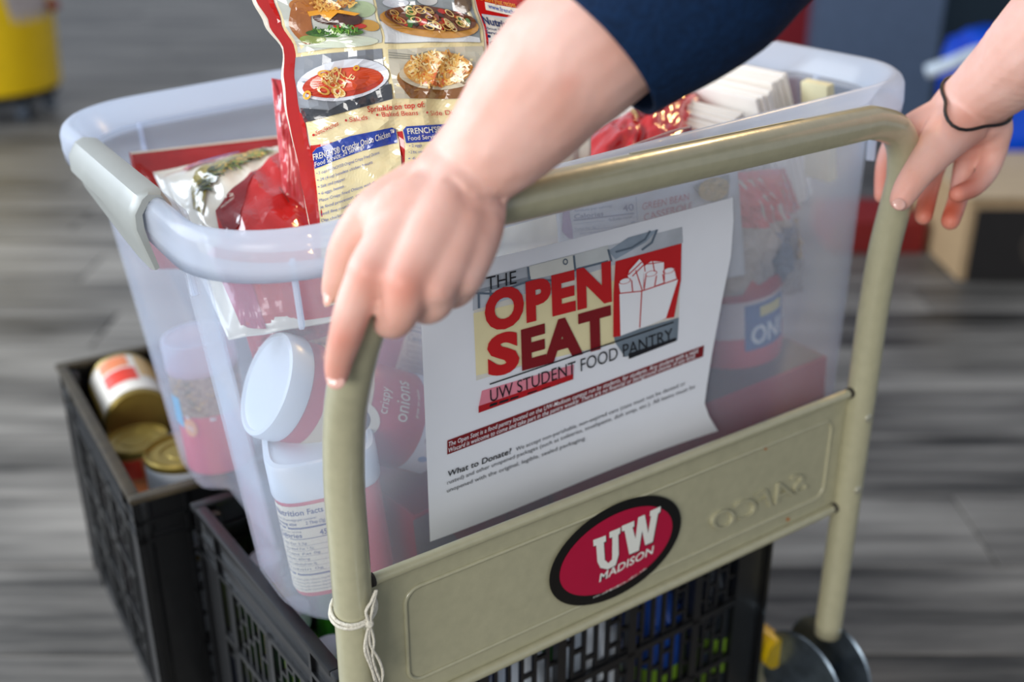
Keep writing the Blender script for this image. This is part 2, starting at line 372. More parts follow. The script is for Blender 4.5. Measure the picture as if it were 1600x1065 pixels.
# slab-serif U and W drawn as strokes with feet
def glyph_px(pts, m, L): e.poly([pxs(*Z5(*p)) for p in pts], m, L)
def serifU(dx, dy, m, L):
    glyph_px([(455+dx,490+dy),(550+dx,455+dy),(552+dx,500+dy),(535+dx,508+dy),(543+dx,640+dy),(570+dx,665+dy),(598+dx,635+dy),(600+dx,470+dy),(578+dx,475+dy),(578+dx,430+dy),(662+dx,395+dy),(658+dx,440+dy),(645+dx,450+dy),(648+dx,600+dy),(625+dx,680+dy),(565+dx,712+dy),(510+dx,700+dy),(487+dx,655+dy),(478+dx,530+dy),(458+dx,538+dy)], m, L)
def serifW(dx, dy, m, L):
    glyph_px([(670+dx,385+dy),(765+dx,345+dy),(765+dx,388+dy),(752+dx,395+dy),(775+dx,480+dy),(795+dx,320+dy),(845+dx,298+dy),(870+dx,440+dy),(892+dx,310+dy),(882+dx,312+dy),(885+dx,272+dy),(965+dx,235+dy),(962+dx,278+dy),(945+dx,290+dy),(905+dx,505+dy),(848+dx,530+dy),(825+dx,420+dy),(800+dx,570+dy),(728+dx,600+dy),(692+dx,420+dy),(672+dx,425+dy)], m, L)
for f_ in (serifU, serifW): f_(6, 7, K, 3); f_(0, 0, WH, 4)
p0 = pxs(*Z5(500, 808)); p1 = pxs(*Z5(905, 590)); e.text('MADISON', p0, p1, .0073, WH, 4, bold=.022, up=(.12, 1))
p0 = pxs(*Z5(455, 932)); p1 = pxs(*Z5(860, 705))
for i, (ch, u) in enumerate(zip('www.admissions.wisc.edu', range(23))):
    if ch == '.': e.quad(*[(p0[0]+(p1[0]-p0[0])*(u+.3+a)/23+0, p0[1]+(p1[1]-p0[1])*(u+.3)/23+b-(.0022*sin(pi*u/23))) for a, b in ((0, 0), (.3, 0), (.3, .0006), (0, .0006))], WH, 4, 1); continue
    q0 = (p0[0]+(p1[0]-p0[0])*u/23, p0[1]+(p1[1]-p0[1])*u/23-.0022*sin(pi*u/23)); q1 = (q0[0]+(p1[0]-p0[0])*.8/23, q0[1]+(p1[1]-p0[1])*.8/23)
    e.text(ch, q0, q1, .0022, WH, 4, up=(0, 1))
e.build('oval_sticker', ct)['label'] = 'black rimmed red oval sticker reading UW MADISON'
# platform, casters, brackets, tape
q = MB(); q.box((.5, .835, .139), (.48, .61, .018), b=.004); q.build('deck', mat('8d8c7c', .4), ct, 'auto')
for x in (.30, .70):
    for y in (.58, 1.09):
        c = MB(); c.tube([(x-.014, y, .052), (x+.014, y, .052)], .048, 24); c.box((x, y, .125), (.05, .05, .03), b=.003); c.box((x-.02, y, .09), (.003, .035, .08)); c.box((x+.02, y, .09), (.003, .035, .08)); c.build('caster', mat('24282c', .5), ct, 'auto')
GV = mat('6f7c88', .3, .85, var=.25, scale=60, bump=.1)
for x in (xl, xr):
    for dx in (-.021, .021):
        c = MB(); cen = V((x+dx, .548 if x > .5 else .497, .198))
        prof = [(0, -.0014), (.050, -.0014), (.052, 0), (.050, .0014), (0, .0014)]
        M_ = Matrix.Translation(cen) @ Matrix.Rotation(pi/2, 4, 'Y'); c.lathe(prof, M_, 48); c.build('hinge_plate', GV, ct, 'auto')
    c = MB(); c.tube([(x-.026, .548, .190), (x+.026, .548, .190)], .006, 12); c.build('hinge_pin', GV, ct, 'auto')
q = MB(); q.tube([(.725, .575, .215), (.725, .90, .215)], .017, 20); q.build('yellow_bumper', mat('b89a10', .25, var=.2, scale=30, coat=.6), ct, 'auto')['label'] = 'glossy yellow tube along the deck edge'
for y in (.60, .86): 
    q = MB(); q.box((.725, y, .18), (.012, .012, .05)); q.build('bumper_post', BG, ct, False)
# worn tape on the bar
def bar3(x, y, o):                                            # x along bar, y angle
    r = .0127+o; t = (x-xl-.055)/(xr-xl-.11); return V((x, .495+.0315*t-r*sin(y), .7655-.0075*t+r*cos(y)))
e = Pr(bar3, .0003)
e.quad((.448, -.75), (.612, -.62), (.615, -.05), (.444, -.12), mat('d6cfa0', .4, var=.12, scale=90), 1, 24, 6); e.build('worn_tape', ct)
# scuffs and rust specks
for px, py, r in ((1196, 701, 2.2), (1231, 811, 3.0)): e = Pr(panel_to3, .0002); e.ell((px, py), (r, 0), (0, r), mat('b0703a', .7), 1, 10); e.build('rust_speck', ct)
# string on the left upright
TW = mat('cfc9b8', .9, bump=.8, scale=400)
st = empty('string', (xl, .54, CAMZ-.455), 'white cotton string tied round the left upright below the tote', 'string')
q = MB(); zc = onY(550, 968, .528).z
q.tube([V((xl+.0142*cos(a), .54+.0142*sin(a), zc+.004*sin(a+.6))) for a in [2*pi*i/28 for i in range(28)]], .0013, 8, closed=True)
q.tube([V((xl+.0150*cos(a), .54+.0150*sin(a), zc-.0022+.004*sin(a+.9))) for a in [2*pi*i/28 for i in range(28)]], .0012, 8, closed=True); q.build('loop', TW, st)
def sp(*pp): return smoothline([onY(x, y, .5245) for x, y in pp], 6)
q = MB(); q.sphere(onY(577, 974, .5245), .003); q.build('knot', TW, st)
for pp in (((577,974),(572,955),(580,940),(588,922),(583,945),(578,974)), ((577,974),(572,1000),(578,1030),(586,1063)), ((577,974),(584,1000),(582,1028),(594,1064)), ((577,974),(578,1005),(592,1030),(598,1050),(595,1068)), ((577,974),(570,1012),(580,1042),(590,1070))):
    q = MB(); q.tube(sp(*pp), .0011, 7); q.build('strand', TW, st)
# ================================================================== milk crates
def crate(name, org, rot, W, D, H, label, cat='crate', group=None, col='0a0b0d', rim_=None):
    M = Matrix.Translation(V(org)) @ Matrix.Rotation(rot, 4, 'Z'); root = empty(name, V(org), label, cat, group)
    m = mat(col, .38, var=.2, scale=60, bump=.1, coat=.25)
    def part(nm): return MB(), nm
    t = .006
    # faces: (origin, u dir, length)
    for nm, o, u, Ln, nrm in (('side_lattice', V((0, 0, 0)), V((1, 0, 0)), W, V((0, 1, 0))), ('side_lattice', V((0, D, 0)), V((1, 0, 0)), W, V((0, -1, 0))),
                         ('side_lattice', V((0, 0, 0)), V((0, 1, 0)), D, V((1, 0, 0))), ('side_lattice', V((W, 0, 0)), V((0, 1, 0)), D, V((-1, 0, 0)))):
        q = MB()
        def bar(u0, u1, z0, z1, th=t, off=0):
            c = o+u*((u0+u1)/2)+nrm*(th/2+off); a = V((abs(u.x)*(u1-u0)+abs(nrm.x)*th, abs(u.y)*(u1-u0)+abs(nrm.y)*th, z1-z0))
            q.box(V((c.x, c.y, (z0+z1)/2)), a, M)
        bar(.0, Ln, H-.048, H-.004, .003, .003)
        for z in (H-.048, H-.028): bar(0, Ln, z-.002, z+.002, .008)
        bar(.0, Ln, 0, .028, .005, .002); bar(0, Ln, .028, .032, .008)
        for a, b in ((0, .045), (Ln-.045, Ln)): bar(a, b, .02, H-.04, .004, .002)
        for a in (.045, Ln-.047): bar(a, a+.004, .0, H-.005, .009)
        n = int((Ln-.09)/.0125); mid = [k for k in range(1, n) if k % 6 == 0]
        for k in range(1, n):
            x = .045+(Ln-.09)*k/n; wd = .0045 if k in mid else .0017
            bar(x-wd, x+wd, .03, H-.046, .007 if k in mid else .0035, 0 if k in mid else .002)
        for zz, th in ((.33, .004), (.66, .004)): bar(.045, Ln-.045, .03+(H-.078)*zz-.003, .03+(H-.078)*zz+.003, .006)
        for k in range(n):
            for r in range(7):
                if random.random() < .62:
                    x = .045+(Ln-.09)*k/n; z = .045+(H-.1)*(r+.25+.5*(k % 2))/7; bar(x, x+(Ln-.09)/n, z, z+.003, .0035, .002)
        q.build(nm, m, root, False)
    q = MB()                                                  # rim: a hollow lip
    for a, b, c, d in ((-.002, W+.002, -.002, .009), (-.002, W+.002, D-.009, D+.002), (-.002, .009, .009, D-.009), (W-.009, W+.002, .009, D-.009)):
        q.box(((a+b)/2, (c+d)/2, H-.003), (b-a, d-c, .006), M, b=.0015)
    q.build('rim', rim_ or m, root, 'auto')
    q = MB(); q.box((W/2, D/2, .004), (W-.006, D-.006, .006), M)
    for k in range(9): q.box((W*(k+.5)/9, D/2, .009), (.006, D-.01, .005), M)
    q.build('base', m, root, False)
    for sx, sy in ((0, 0), (0, 1), (1, 0), (1, 1)):
        q = MB(); c = V((.011+sx*(W-.022), .011+sy*(D-.022), H/2)); q.box(c, (.018, .018, H-.012), M, b=.005); q.build('corner_post', m, root, 'auto')
    return root
CH = .271
CZ = .148
crate('milk_crate', (.254, .574, CZ), radians(.5), .450, .275, CH, 'black lattice milk crate at the front of the cart holding bottles', group=None)
crate('milk_crate', (.210, .886, CZ), radians(-3.8), .48, .328, CH, 'black milk crate of tin cans at the back left, rim scuffed brown', rim_=mat('3a3222', .5, var=.3, scale=80))
# ================================================================== tote
TO = V((.5199, .789, CAMZ-.1925))
TMr = Matrix.Rotation(-.0429, 4, 'Z') @ Matrix.Rotation(-.0021, 4, 'X') @ Matrix.Rotation(-.0656, 4, 'Y')
TM = Matrix.Translation(TO) @ TMr
A1, B1, A2, B2, TH_, CY2 = .296, .206, .281, .174, .323, -.015
def ab(z):
    t = min(1, max(0, -z/TH_)); return A1+(A2-A1)*t, B1+(B2-B1)*t, .078-.02*t, CY2*t
def ring(a, b, r, cy, z, n=10, rec=0.0, ins=0):
    P = []
    a -= ins; b -= ins; r = max(.004, r-ins)
    for cx, sy, t0 in ((a-r, 1, 0), (-a+r, 1, 90), (-a+r, -1, 180), (a-r, -1, 270)):
        for k in range(n+1):
            t = radians(t0+90*k/n); P.append((cx+r*cos(t), sy*(b-r)+r*sin(t)))
        if t0 in (90, 270):                                   # short sides: recess
            s_ = -1 if t0 == 90 else 1; y0, y1 = (b-r, -(b-r)) if t0 == 90 else (-(b-r), b-r)
            for k in range(1, 24):
                y = y0+(y1-y0)*k/24; w_ = max(0, min(1, (.078-abs(y))/.018)); w_ = w_*w_*(3-2*w_); P.append((s_*(a-rec*w_), y))
        else:
            x0, x1 = (a-r, -(a-r)) if t0 == 0 else (-(a-r), a-r)
            for k in range(1, 16): P.append((x0+(x1-x0)*k/16, sy*b))
    # order: arc(0-90), top side, arc(90-180), left side, ...
    return [TM @ V((x, y+cy, z)) for x, y in P]
def tring(z, ins=0, rec=.02):
    a, b, r, cy = ab(z); return ring(a, b, r, cy, z, rec=rec, ins=ins)
def order(P): return P
rings = []
zs = [-TH_, -TH_+.002, -TH_+.006, -TH_+.013, -.28, -.22, -.16, -.10, -.06, -.026]
insb = [.02, .010, .004, 0, 0, 0, 0, 0, 0, 0]
for z, i_ in zip(zs, insb): rings.append(tring(z, i_))
lipA, lipB, lipR = .3124, .2239, .081
def lring(z, off, rr=0): return ring(lipA-off, lipB-off, lipR-off, 0, z, rec=0)
rings += [lring(-.024, .006), lring(-.030, .001), lring(-.020, 0), lring(-.008, .0005), lring(-.003, .003), lring(0, .007), lring(.0005, .010), lring(-.002, .0135)]
rings += [tring(-.02, .0022, .012), tring(-.06, .0022), tring(-.16, .0022), tring(-TH_+.014, .0022), tring(-TH_+.006, .006), tring(-TH_+.003, .02)]
n = len(rings[0]); vs = sum(rings, []); fs = []
for i in range(len(rings)-1): fs += [(i*n+j, i*n+(j+1) % n, (i+1)*n+(j+1) % n, (i+1)*n+j) for j in range(n)]
fs += [tuple(range(n-1, -1, -1)), tuple((len(rings)-1)*n+j for j in range(n))]
MW = milky('milky_plastic', .745, col=(.74, .80, .90))
MR = milky('milky_rim', .36, rough=.22)
tt = empty('storage_tote', TM @ V((0, CY2, -TH_)), 'large open translucent plastic storage tote filled with food packages', 'storage tote')
split = 10
def cut(lo, hi): 
    vv = sum(rings[lo:hi+1], []); ff = []
    for i in range(hi-lo): ff += [(i*n+j, i*n+(j+1) % n, (i+1)*n+(j+1) % n, (i+1)*n+j) for j in range(n)]
    return vv, ff
v1, f1 = cut(0, 9); f1.append(tuple(range(n-1, -1, -1))); v2, f2 = cut(18, 23); m0 = len(v1); f2 = [tuple(a+m0 for a in f) for f in f2]; f2.append(tuple(m0+5*n+j for j in range(n)))
mk('tub', v1+v2, f1+f2, MW, tt, 'auto')
v, f = cut(9, 18); mk('rim', v, f, MR, tt)
def tbox(c, d, name, m, b=.001):
    q = MB(); q.box(c, d, TM, b=b); return q.build(name, m, tt, 'auto')
for sx_ in (-1, 1):                                           # ribs under the rim at the front corners
    ca = radians(242 if sx_ < 0 else 298); q = MB()
    q.box((0, 0, 0), (.0035, .007, .046), TM @ Matrix.Translation(V((sx_*.218+.0805*cos(ca), -.128+.0805*sin(ca), -.046))) @ Matrix.Rotation(ca+pi/2, 4, 'Z'), b=.001); q.build('rim_rib', MR, tt, 'auto')
for x, y in ((-.235, 1), (.235, 1)):
    yy = y*(B1+.0035) if y < 0 else y*(B1-.004); tbox((x, yy, -.052), (.0035, .006, .062), 'rim_rib', MR)
for x in (-1, 1):
    for y in (-.10, .10): tbox((x*(A1-.004), y, -.045), (.006, .0035, .05), 'rim_rib', MR)
# grey clip handle over the left rim
def clip(sx):
    prof = [(.292, -.052), (.293, -.006), (.298, .0035), (.306, .0055), (.314, .003), (.3205, -.006), (.3215, -.018), (.319, -.030), (.3150, -.048), (.3120, -.047), (.3150, -.030), (.3165, -.018), (.316, -.007), (.306, .0008), (.299, -.001), (.2965, -.008), (.2955, -.052)]
    ys = [-.094, -.091, -.084, -.06, -.02, .03, .06, .076, .083, .086]; q = MB(); vs = []
    for i, y in enumerate(ys):
        e_ = {0: .0020, 1: .0006, 8: .0006, 9: .002}.get(i, 0)
        for x, z in prof:
            k = 1
            zz = z if z > -.025 else z+.018*max(0, (y+.05)/.136)
            vs.append(TM @ V((sx*(x-e_*(1 if x > .306 else -1)), y, zz-(e_ if z > -.01 else 0))))
    m_ = len(prof); fs = []
    for i in range(len(ys)-1): fs += [(i*m_+j, i*m_+(j+1) % m_, (i+1)*m_+(j+1) % m_, (i+1)*m_+j) for j in range(m_)]
    fs += [tuple(range(m_)), tuple((len(ys)-1)*m_+j for j in range(m_))]
    q.add(vs, fs); o = q.build('clip_handle', mat('9c9f9a', .38, var=.03), tt, 'auto'); o['label'] = 'grey snap-on handle clipped over the short rim'; return o
clip(-1)
# ================================================================== paper sign taped on the tote
WP = TM @ V((0, -B1, 0)); WQ = TM @ V((0, -B2+CY2, -TH_)); WX = (TM.to_3x3() @ V((1, 0, 0))).normalized()
WN = WX.cross((WQ-WP).normalized()); WN = WN if WN.y < 0 else -WN; WN.normalize()
def pap3(x, y, o):
    # curl: lower right corner lifts, right edge waves
    u = (x-660)/480; v = (y-(430-.24*(x-657)))/415
    lift = .0022+.010*max(0, u-.72)**1.5*(.5+2.2*v*v)+.0022*sin(3.1*u+2.0*v)*.6+.0012*sin(9*u)*v
    return onP(x, y, WP+WN*(lift+o), WN)
ps = empty('paper_sign', onP(900, 780, WP+WN*.003, WN), 'white printed paper sign reading THE OPEN SEAT on the front of the tote', 'sign')
PWM = mat('e9ecf2', .6, var=.01)
top = lambda u: (655+490*u, 428-120*u+4*sin(pi*u))
def rgt(v):
    P = [(1145, 308), (1146, 345), (1142, 400), (1128, 470), (1112, 555), (1105, 600), (1101, 630), (1108, 650), (1122, 673)]
    f_ = v*(len(P)-1); i = min(len(P)-2, int(f_)); t = f_-i; return [P[i][k]*(1-t)+P[i+1][k]*t for k in (0, 1)]
lft = lambda v: (655+17*v, 428+418*v)
bot = lambda u: (672+450*u, 846-173*u+14*sin(pi*u)*(.3-u))
NU, NV = 48, 40; vs = []; fs = []
def coons(u, v):
    T, B, L_, R_ = top(u), bot(u), lft(v), rgt(v); c = (top(0), top(1), bot(0), bot(1))
    return [(1-v)*T[k]+v*B[k]+(1-u)*L_[k]+u*R_[k]-((1-u)*(1-v)*c[0][k]+u*(1-v)*c[1][k]+(1-u)*v*c[2][k]+u*v*c[3][k]) for k in (0, 1)]
for s_ in (0, -.0003):
    for j in range(NV+1):
        for i in range(NU+1): x, y = coons(i/NU, j/NV); vs.append(pap3(x, y, s_))
K_ = (NU+1)*(NV+1)
for b_ in (0, K_):
    for j in range(NV):
        for i in range(NU): q_ = (b_+j*(NU+1)+i, b_+j*(NU+1)+i+1, b_+(j+1)*(NU+1)+i+1, b_+(j+1)*(NU+1)+i); fs.append(q_ if b_ == 0 else q_[::-1])
mk('sheet', vs, fs, PWM, ps)
Z = ZM(1.902, 640, 300)
e = Pr(pap3, .00022, 25)
def P_(*pts): return [Z(*p) for p in pts]
ink = mat('15151c', .5, var=.02); red1 = mat('c3161b', .5, var=.03); red2 = mat('7e0d18', .5, var=.03)
cream = mat('e6dcc0', .5, var=.03); grey = mat('b4bac2', .5, var=.2, scale=30); grey2 = mat('8b939d', .5, var=.2, scale=50); mid = mat('5f6d7c', .5, var=.1)
pink = mat('e58a9c', .5, var=.05)
e.quad(*P_((188, 262), (810, 103), (800, 372), (198, 560)), mat('dcd9cf', .5), 1)
e.quad(*P_((188, 262), (810, 103), (812, 150), (188, 352)), grey, 2)
e.quad(*P_((200, 290), (360, 250), (360, 262), (200, 302)), grey2, 3); e.quad(*P_((350, 222), (490, 186), (490, 232), (354, 262)), mat('d5d6cf', .5, var=.05), 3)
e.quad(*P_((490, 186), (590, 158), (595, 208), (492, 228)), mat('c6cbcb', .5), 3); e.poly(P_((590, 175), (650, 135), (740, 110), (700, 150), (612, 200)), mat('8e9cab', .5, var=.2), 3)
for pts in (((196,300),(250,302),(360,262),(430,262),(500,228),(590,205)), ((352,222),(356,260)), ((488,188),(492,228)), ((590,170),(600,206)), ((205,300),(206,345)), ((240,290),(242,330)), ((715,115),(700,140),(660,165),(612,178)), ((735,112),(720,150),(690,172))): e.stroke(P_(*pts), 3.2, mid, 4)
e.ell(Z(463, 207), (4, 0), (0, 5), mid, 5, inner=.6)
e.quad(*P_((190, 360), (610, 262), (610, 450), (198, 545)), mat('eadfb0', .5, var=.04), 2); 
e.quad(*P_((600, 430), (800, 372), (796, 440), (640, 490)), mat('75838f', .5, var=.1), 2); e.quad(*P_((650, 480), (792, 432), (792, 442), (652, 496)), ink, 4)
e.quad(*P_((215, 590), (488, 512), (486, 556), (205, 640)), pink, 3); e.quad(*P_((205, 636), (486, 540), (486, 556), (205, 656)), mat('b4131f', .5), 4)
for a, b in ((240, 262), (268, 296), (300, 325), (352, 380), (395, 420), (440, 452)): e.quad(*P_((a, 640-(a-205)*.3), (b, 640-(b-205)*.3), (b-3, 650-(b-205)*.33), (a-3, 650-(a-205)*.33)), ink, 5, 1)
UP = (-.03, -1)
def T(s, a, b, h, m, L=6, bold=0, shear=0, up=UP): e.text(s, Z(*a), Z(*b), h/1.902, m, L, bold, shear, up)
T('THE', (228, 292), (318, 271), 40, ink, bold=-.004)
T('OPEN', (225, 412), (601, 317), 110, red1, bold=.055)
T('S', (233, 545), (327, 520), 110, red1, bold=.055); T('EAT', (334, 523), (601, 449), 110, red2, bold=.055)
e.stroke(P_((238, 571), (785, 386)), 2.0, ink, 6)
T('UW STUDENT FOOD PANTRY', (240, 624), (782, 440), 38, ink, bold=-.003)
# icon: grocery bag
e.poly(P_((612, 206), (808, 152), (806, 262), (786, 372), (762, 376), (700, 392), (625, 428), (605, 431), (606, 300)), red1, 5)
wp = mat('eef0f4', .5, var=.01)
e.poly(P_((624, 301), (690, 294), (798, 258), (762, 374), (720, 392), (627, 427)), wp, 6)
items = (((648, 246), (652, 232), (684, 196), (697, 212), (694, 292), (660, 296)), ((696, 222), (706, 214), (718, 205), (757, 207), (757, 268), (697, 290)), ((622, 272), (630, 264), (656, 256), (662, 266), (663, 297), (626, 299)), ((702, 248), (716, 237), (735, 246), (728, 282), (694, 292)), ((750, 240), (788, 226), (794, 256), (756, 272)))
for it in items: e.poly(P_(*it), wp, 6)
for it in (((648,246),(652,232),(684,196)), ((650,246),(690,208)), ((662,250),(696,216)), ((684,196),(697,214)), ((672,232),(692,294)), ((697,214),(700,236)), ((706,214),(757,207),(757,262)), ((722,205),(728,236)), ((697,290),(702,250)), ((728,282),(734,248)), ((788,228),(794,255)), ((624,301),(690,294),(797,258)), ((690,294),(684,402)), ((663,297),(660,262)), ((752,244),(757,270))): e.stroke(P_(*it), 1.5, red1, 8)
for c in ((640, 264), (718, 242), (770, 233)): e.ell(Z(*c), (9.3, -2.2), (.5, 4.4), wp, 7); e.ell(Z(*c), (9.3, -2.2), (.5, 4.4), red1, 8, inner=.86)
# red banner
e.quad(*P_((112, 738), (875, 455), (872, 488), (112, 780)), mat('7a0f18', .5, var=.02), 3, 16, 2)
T('The Open Seat is a food pantry located on the UW-Madison campus run by students, for students. Any student with a valid', (116, 756), (858, 476), 13.5, wp, 4, .006, .2)
T('Wiscard is welcome to come and take part in the pantry weekly. There are no financial or background checks of any kind.', (116, 774), (850, 492), 13.5, wp, 4, .006, .2)
tx = mat('43454c', .5)
T('What to Donate?', (114, 846), (303, 776), 17, ink, 4, .014, .08)
T('We accept non-perishable, non-expired cans (cans must not be dented or', (316, 770), (820, 572), 12, tx, 4)
T('rusted) and other unopened packages (such as toiletries, toothpaste, dish soap, etc.). All items must be', (112, 869), (848, 582), 12, tx, 4)
T('unopened with the original, legible, sealed packaging.', (111, 893), (524, 735), 12, tx, 4)
e.build('print', ps)
# ================================================================== contents of the tote
def imgdir(dx, dy, dd): return (CR*dx - CU*dy + CF*dd).normalized()
def TL(x, y, z): return TM @ V((x, y, z))
BW = mat('1c2a5a', .5, var=.02); TXC = mat('2e3c74', .5, var=.02); LBL = mat('e8dcc4', .5, var=.03)
def canister(name, base, ax, r, h, label, cat, body, lidc, group=None, lidh=.016, sq=0, dome=0, face=None, lidsemi=None):
    M = axis_mat(base, ax, face); root = empty(name, base, label, cat, group); n = 56
    q = MB(); q.lathe([(r*.9, .0), (r*.985, .0015), (r, .006), (r, h-lidh), (r*.95, h-lidh*.8), (0, h-lidh*.8)], M, n, sq=sq); q.build('body', body, root, 'auto')
    q = MB(); q.lathe([(r*1.02, h-lidh), (r*1.045, h-lidh+.002), (r*1.045, h-.004), (r*1.01, h-.0008), (r*.93, h), (r*.90, h-.002), (r*.6, h-.002+dome*.6), (0, h-.002+dome)], M, n, sq=sq); q.build('lid', lidc, root, 'auto')
    def to3(x, y, o):
        g = 1 if not sq else (abs(cos(x))**(2+sq)+abs(sin(x))**(2+sq))**(-1/(2+sq))
        return M @ V(((r*g+.0003+o)*cos(x), (r*g+.0003+o)*sin(x), y))
    return root, Pr(to3, .00025), M
WL = mat('e9eef4', .3, var=.01); CRM = mat('b81634', .35, var=.05); CRM2 = mat('c92a44', .35, var=.05)
def nutri(e, x0, x1, y0, y1, s, head='Nutrition Facts', flip=1):       # panel in surface coordinates
    e.quad((x0, y0), (x1, y0), (x1, y1), (x0, y1), LBL, 2, 8)
    H = y1-y0; W = x1-x0
    def line(t, th): e.quad((x0+W*.04, y1-H*t), (x1-W*.04, y1-H*t), (x1-W*.04, y1-H*(t+th)), (x0+W*.04, y1-H*(t+th)), TXC, 3, 6, 1)
    def tt_(t, a, b, hh, s_, bold=0): e.text(s_, (x0+W*a, y1-H*t), (x0+W*b, y1-H*t), H*hh, TXC, 3, bold, up=(0, 1))
    tt_(.10, .05, .95, .062, head, .02); tt_(.16, .05, .8, .03, 'about 24 servings per container'); tt_(.21, .05, .45, .035, 'Serving size', .02); tt_(.21, .6, .95, .035, '2 Tbsp (7g)', .02)
    line(.235, .02); tt_(.29, .05, .5, .02, 'Amount per serving'); tt_(.35, .05, .5, .05, 'Calories', .02); tt_(.35, .8, .95, .06, '45', .02); line(.365, .008)
    for k, s_ in enumerate(('Total Fat 3.5g', 'Saturated Fat 1.5g', 'Trans Fat 0g', 'Sodium 60mg', 'Total Carbohydrate 3g', 'Protein 0g')): tt_(.43+.06*k, .05+.05*(k in (1, 2)), .55+.1*(k % 3), .028, s_); line(.445+.06*k, .003)
    line(.775, .02)
    for k in range(4): tt_(.85+.04*k, .05, .93, .018, 'Vitamin D 0mcg 0% Calcium 2mg 0% Iron')
# A: white lidded square tub in the front left corner
ax = TMr @ V((-.03, .02, 1))
base = TL(-.228, -.129, -.304)
r_, e, M_ = canister('food_tub', base, ax, .0385, .115, 'big square red tub with white lid in the tote corner, nutrition panel facing out', 'tub', CRM2, WL, lidh=.030, sq=2.5)
nutri(e, -1.02, -.10, .006, .082, 1)
e.quad((-1.75, .015), (-1.25, .012), (-1.2, .082), (-1.5, .07), mat('f0e8e6', .5, var=.03), 1, 8)
e.build('printed_wrap', r_)
# B/C: canister lying, lid to the left
b0 = atd(662, 666, .890); ax = atd(456, 610, .822)-b0
r_, e, M_ = canister('onion_canister', b0, ax, .038, .140, 'red and cream onion canister lying on its side behind the upright, white lid towards us', 'canister', CRM, WL, group=None, lidh=.018, face=imgdir(.2, -.35, -1))
e.quad((-1.5, .0), (1.5, .0), (1.5, .026), (-1.5, .022), mat('dfe2ea', .4, var=.02), 1, 24)
for k in range(22):
    if k % 5 != 3: e.quad((-.62+.034*k, .006), (-.62+.034*k+.018+.008*(k % 2), .006), (-.62+.034*k+.018+.008*(k % 2), .019), (-.62+.034*k, .019), BW, 2, 1)
e.ell((-1.0, .012), (.08, 0), (0, .004), mat('3a8ac8', .4), 2)
e.quad((-1.6, .076), (1.6, .068), (1.6, .108), (-1.6, .108), mat('d9c7a8', .45, var=.05), 1, 24)
e.ell((-.55, .083), (.42, 0), (0, .022), mat('e8dcc4', .45), 2); e.ell((-.55, .085), (.30, 0), (0, .016), mat('4a3a2c', .45, var=.4, scale=300), 3)
for i in range(16): a = random.random()*6.28; rr = random.random(); e.stroke([(-.55+.24*rr*cos(a), .085+.012*rr*sin(a)), (-.55+.24*rr*cos(a)+.06, .085+.012*rr*sin(a)+random.uniform(-.004, .004))], .0016, mat('c09a58', .5), 4)
e.text('crispy', (-.28, .058), (.25, .058), .0085, LBL, 2, 0, up=(0, 1)); e.text('onions', (-.34, .040), (.52, .040), .0125, LBL, 2, .004, up=(0, 1))
e.text('great on salads', (-.2, .031), (.4, .031), .003, LBL, 2, 0, up=(0, 1))
e.build('printed_wrap', r_)
# D: tall canister at the back left
b0 = TL(-.248, .095, -.314)
r_, e, M_ = canister('onion_canister', b0, TMr @ V((0, .02, 1)), .030, .128, 'tall canister with frosted lid and food photo upright in the tote left end', 'canister', mat('d84a6a', .4, var=.04), milky('frosted_lid', .2), lidh=.030)
PHO = mat('a08a78', .5, var=.45, scale=260)
e.quad((-1.7, .060), (1.7, .060), (1.7, .098), (-1.7, .098), PHO, 1, 24)
for i in range(50): x = random.uniform(-1.3, 1.3); y = random.uniform(.064, .095); e.stroke([(x, y), (x+.14, y+random.uniform(-.006, .006)), (x+.22, y+random.uniform(-.004, .004))], .0028, mat(random.choice(('c8a878', '8a6e52', '6b6a48', 'b89468')), .5), 2)
e.stroke([(-1.7, .062), (-.8, .060), (0, .057), (.9, .060), (1.7, .064)], .003, WL, 3)
e.ell((-.72, .050), (.22, 0), (0, .009), mat('f0a878', .5), 4); e.quad((-1.5, .052), (-.95, .048), (-.95, .078), (-1.5, .078), mat('58b4dc', .5), 3)
e.text('10g', (-.84, .048), (-.62, .048), .005, WL, 5, up=(0, 1)); e.build('printed_wrap', r_)
# I: mauve canister behind it
b0 = atd(605, 640, .985)
r_, e, M_ = canister('onion_canister', b0, imgdir(.30, -.9, -.25), .036, .13, 'mauve shaded canister with nutrition panel tilted behind the lying onion canister', 'canister', mat('a52c52', .4, var=.04), WL)
nutri(e, -.1, 1.1, .030, .105, 1); e.build('printed_wrap', r_)
# J: red cartons along the front bottom
def carton(name, c, d, label, mm, rot=0, topm=None):
    root = empty(name, TL(*c), label, 'carton'); M = TM @ Matrix.Translation(V(c)) @ Matrix.Rotation(rot, 4, 'Z')
    q = MB(); q.box((0, 0, 0), d, M, b=.0012); q.build('box_body', mm, root, 'auto')
    q = MB(); q.box((0, 0, d[2]/2+.0003), (d[0]*.98, d[1]*.96, .0012), M); q.build('top_panel', topm or mm, root, False)
    return root, M
DR = mat('a00c34', .4, var=.05); DG = mat('4a4046', .5, var=.15)
r_, M_ = carton('food_carton', (.102, -.112, -.290), (.300, .12, .056), 'long dark red carton along the tote bottom under the paper sign', DR, 0, DG)
e = Pr(lambda x, y, o: M_ @ V((x, -.0602-o, y)), .0003); e.quad((-.149, -.024), (.149, -.024), (.149, -.012), (-.149, -.012), mat('7c1430', .4), 1, 4); e.build('stripe', r_)
r_, M_ = carton('food_carton', (-.125, -.118, -.287), (.130, .10, .064), 'short dark red carton at the tote bottom left of the long carton', mat('8e1830', .4), .12, mat('6b1a2c', .5))
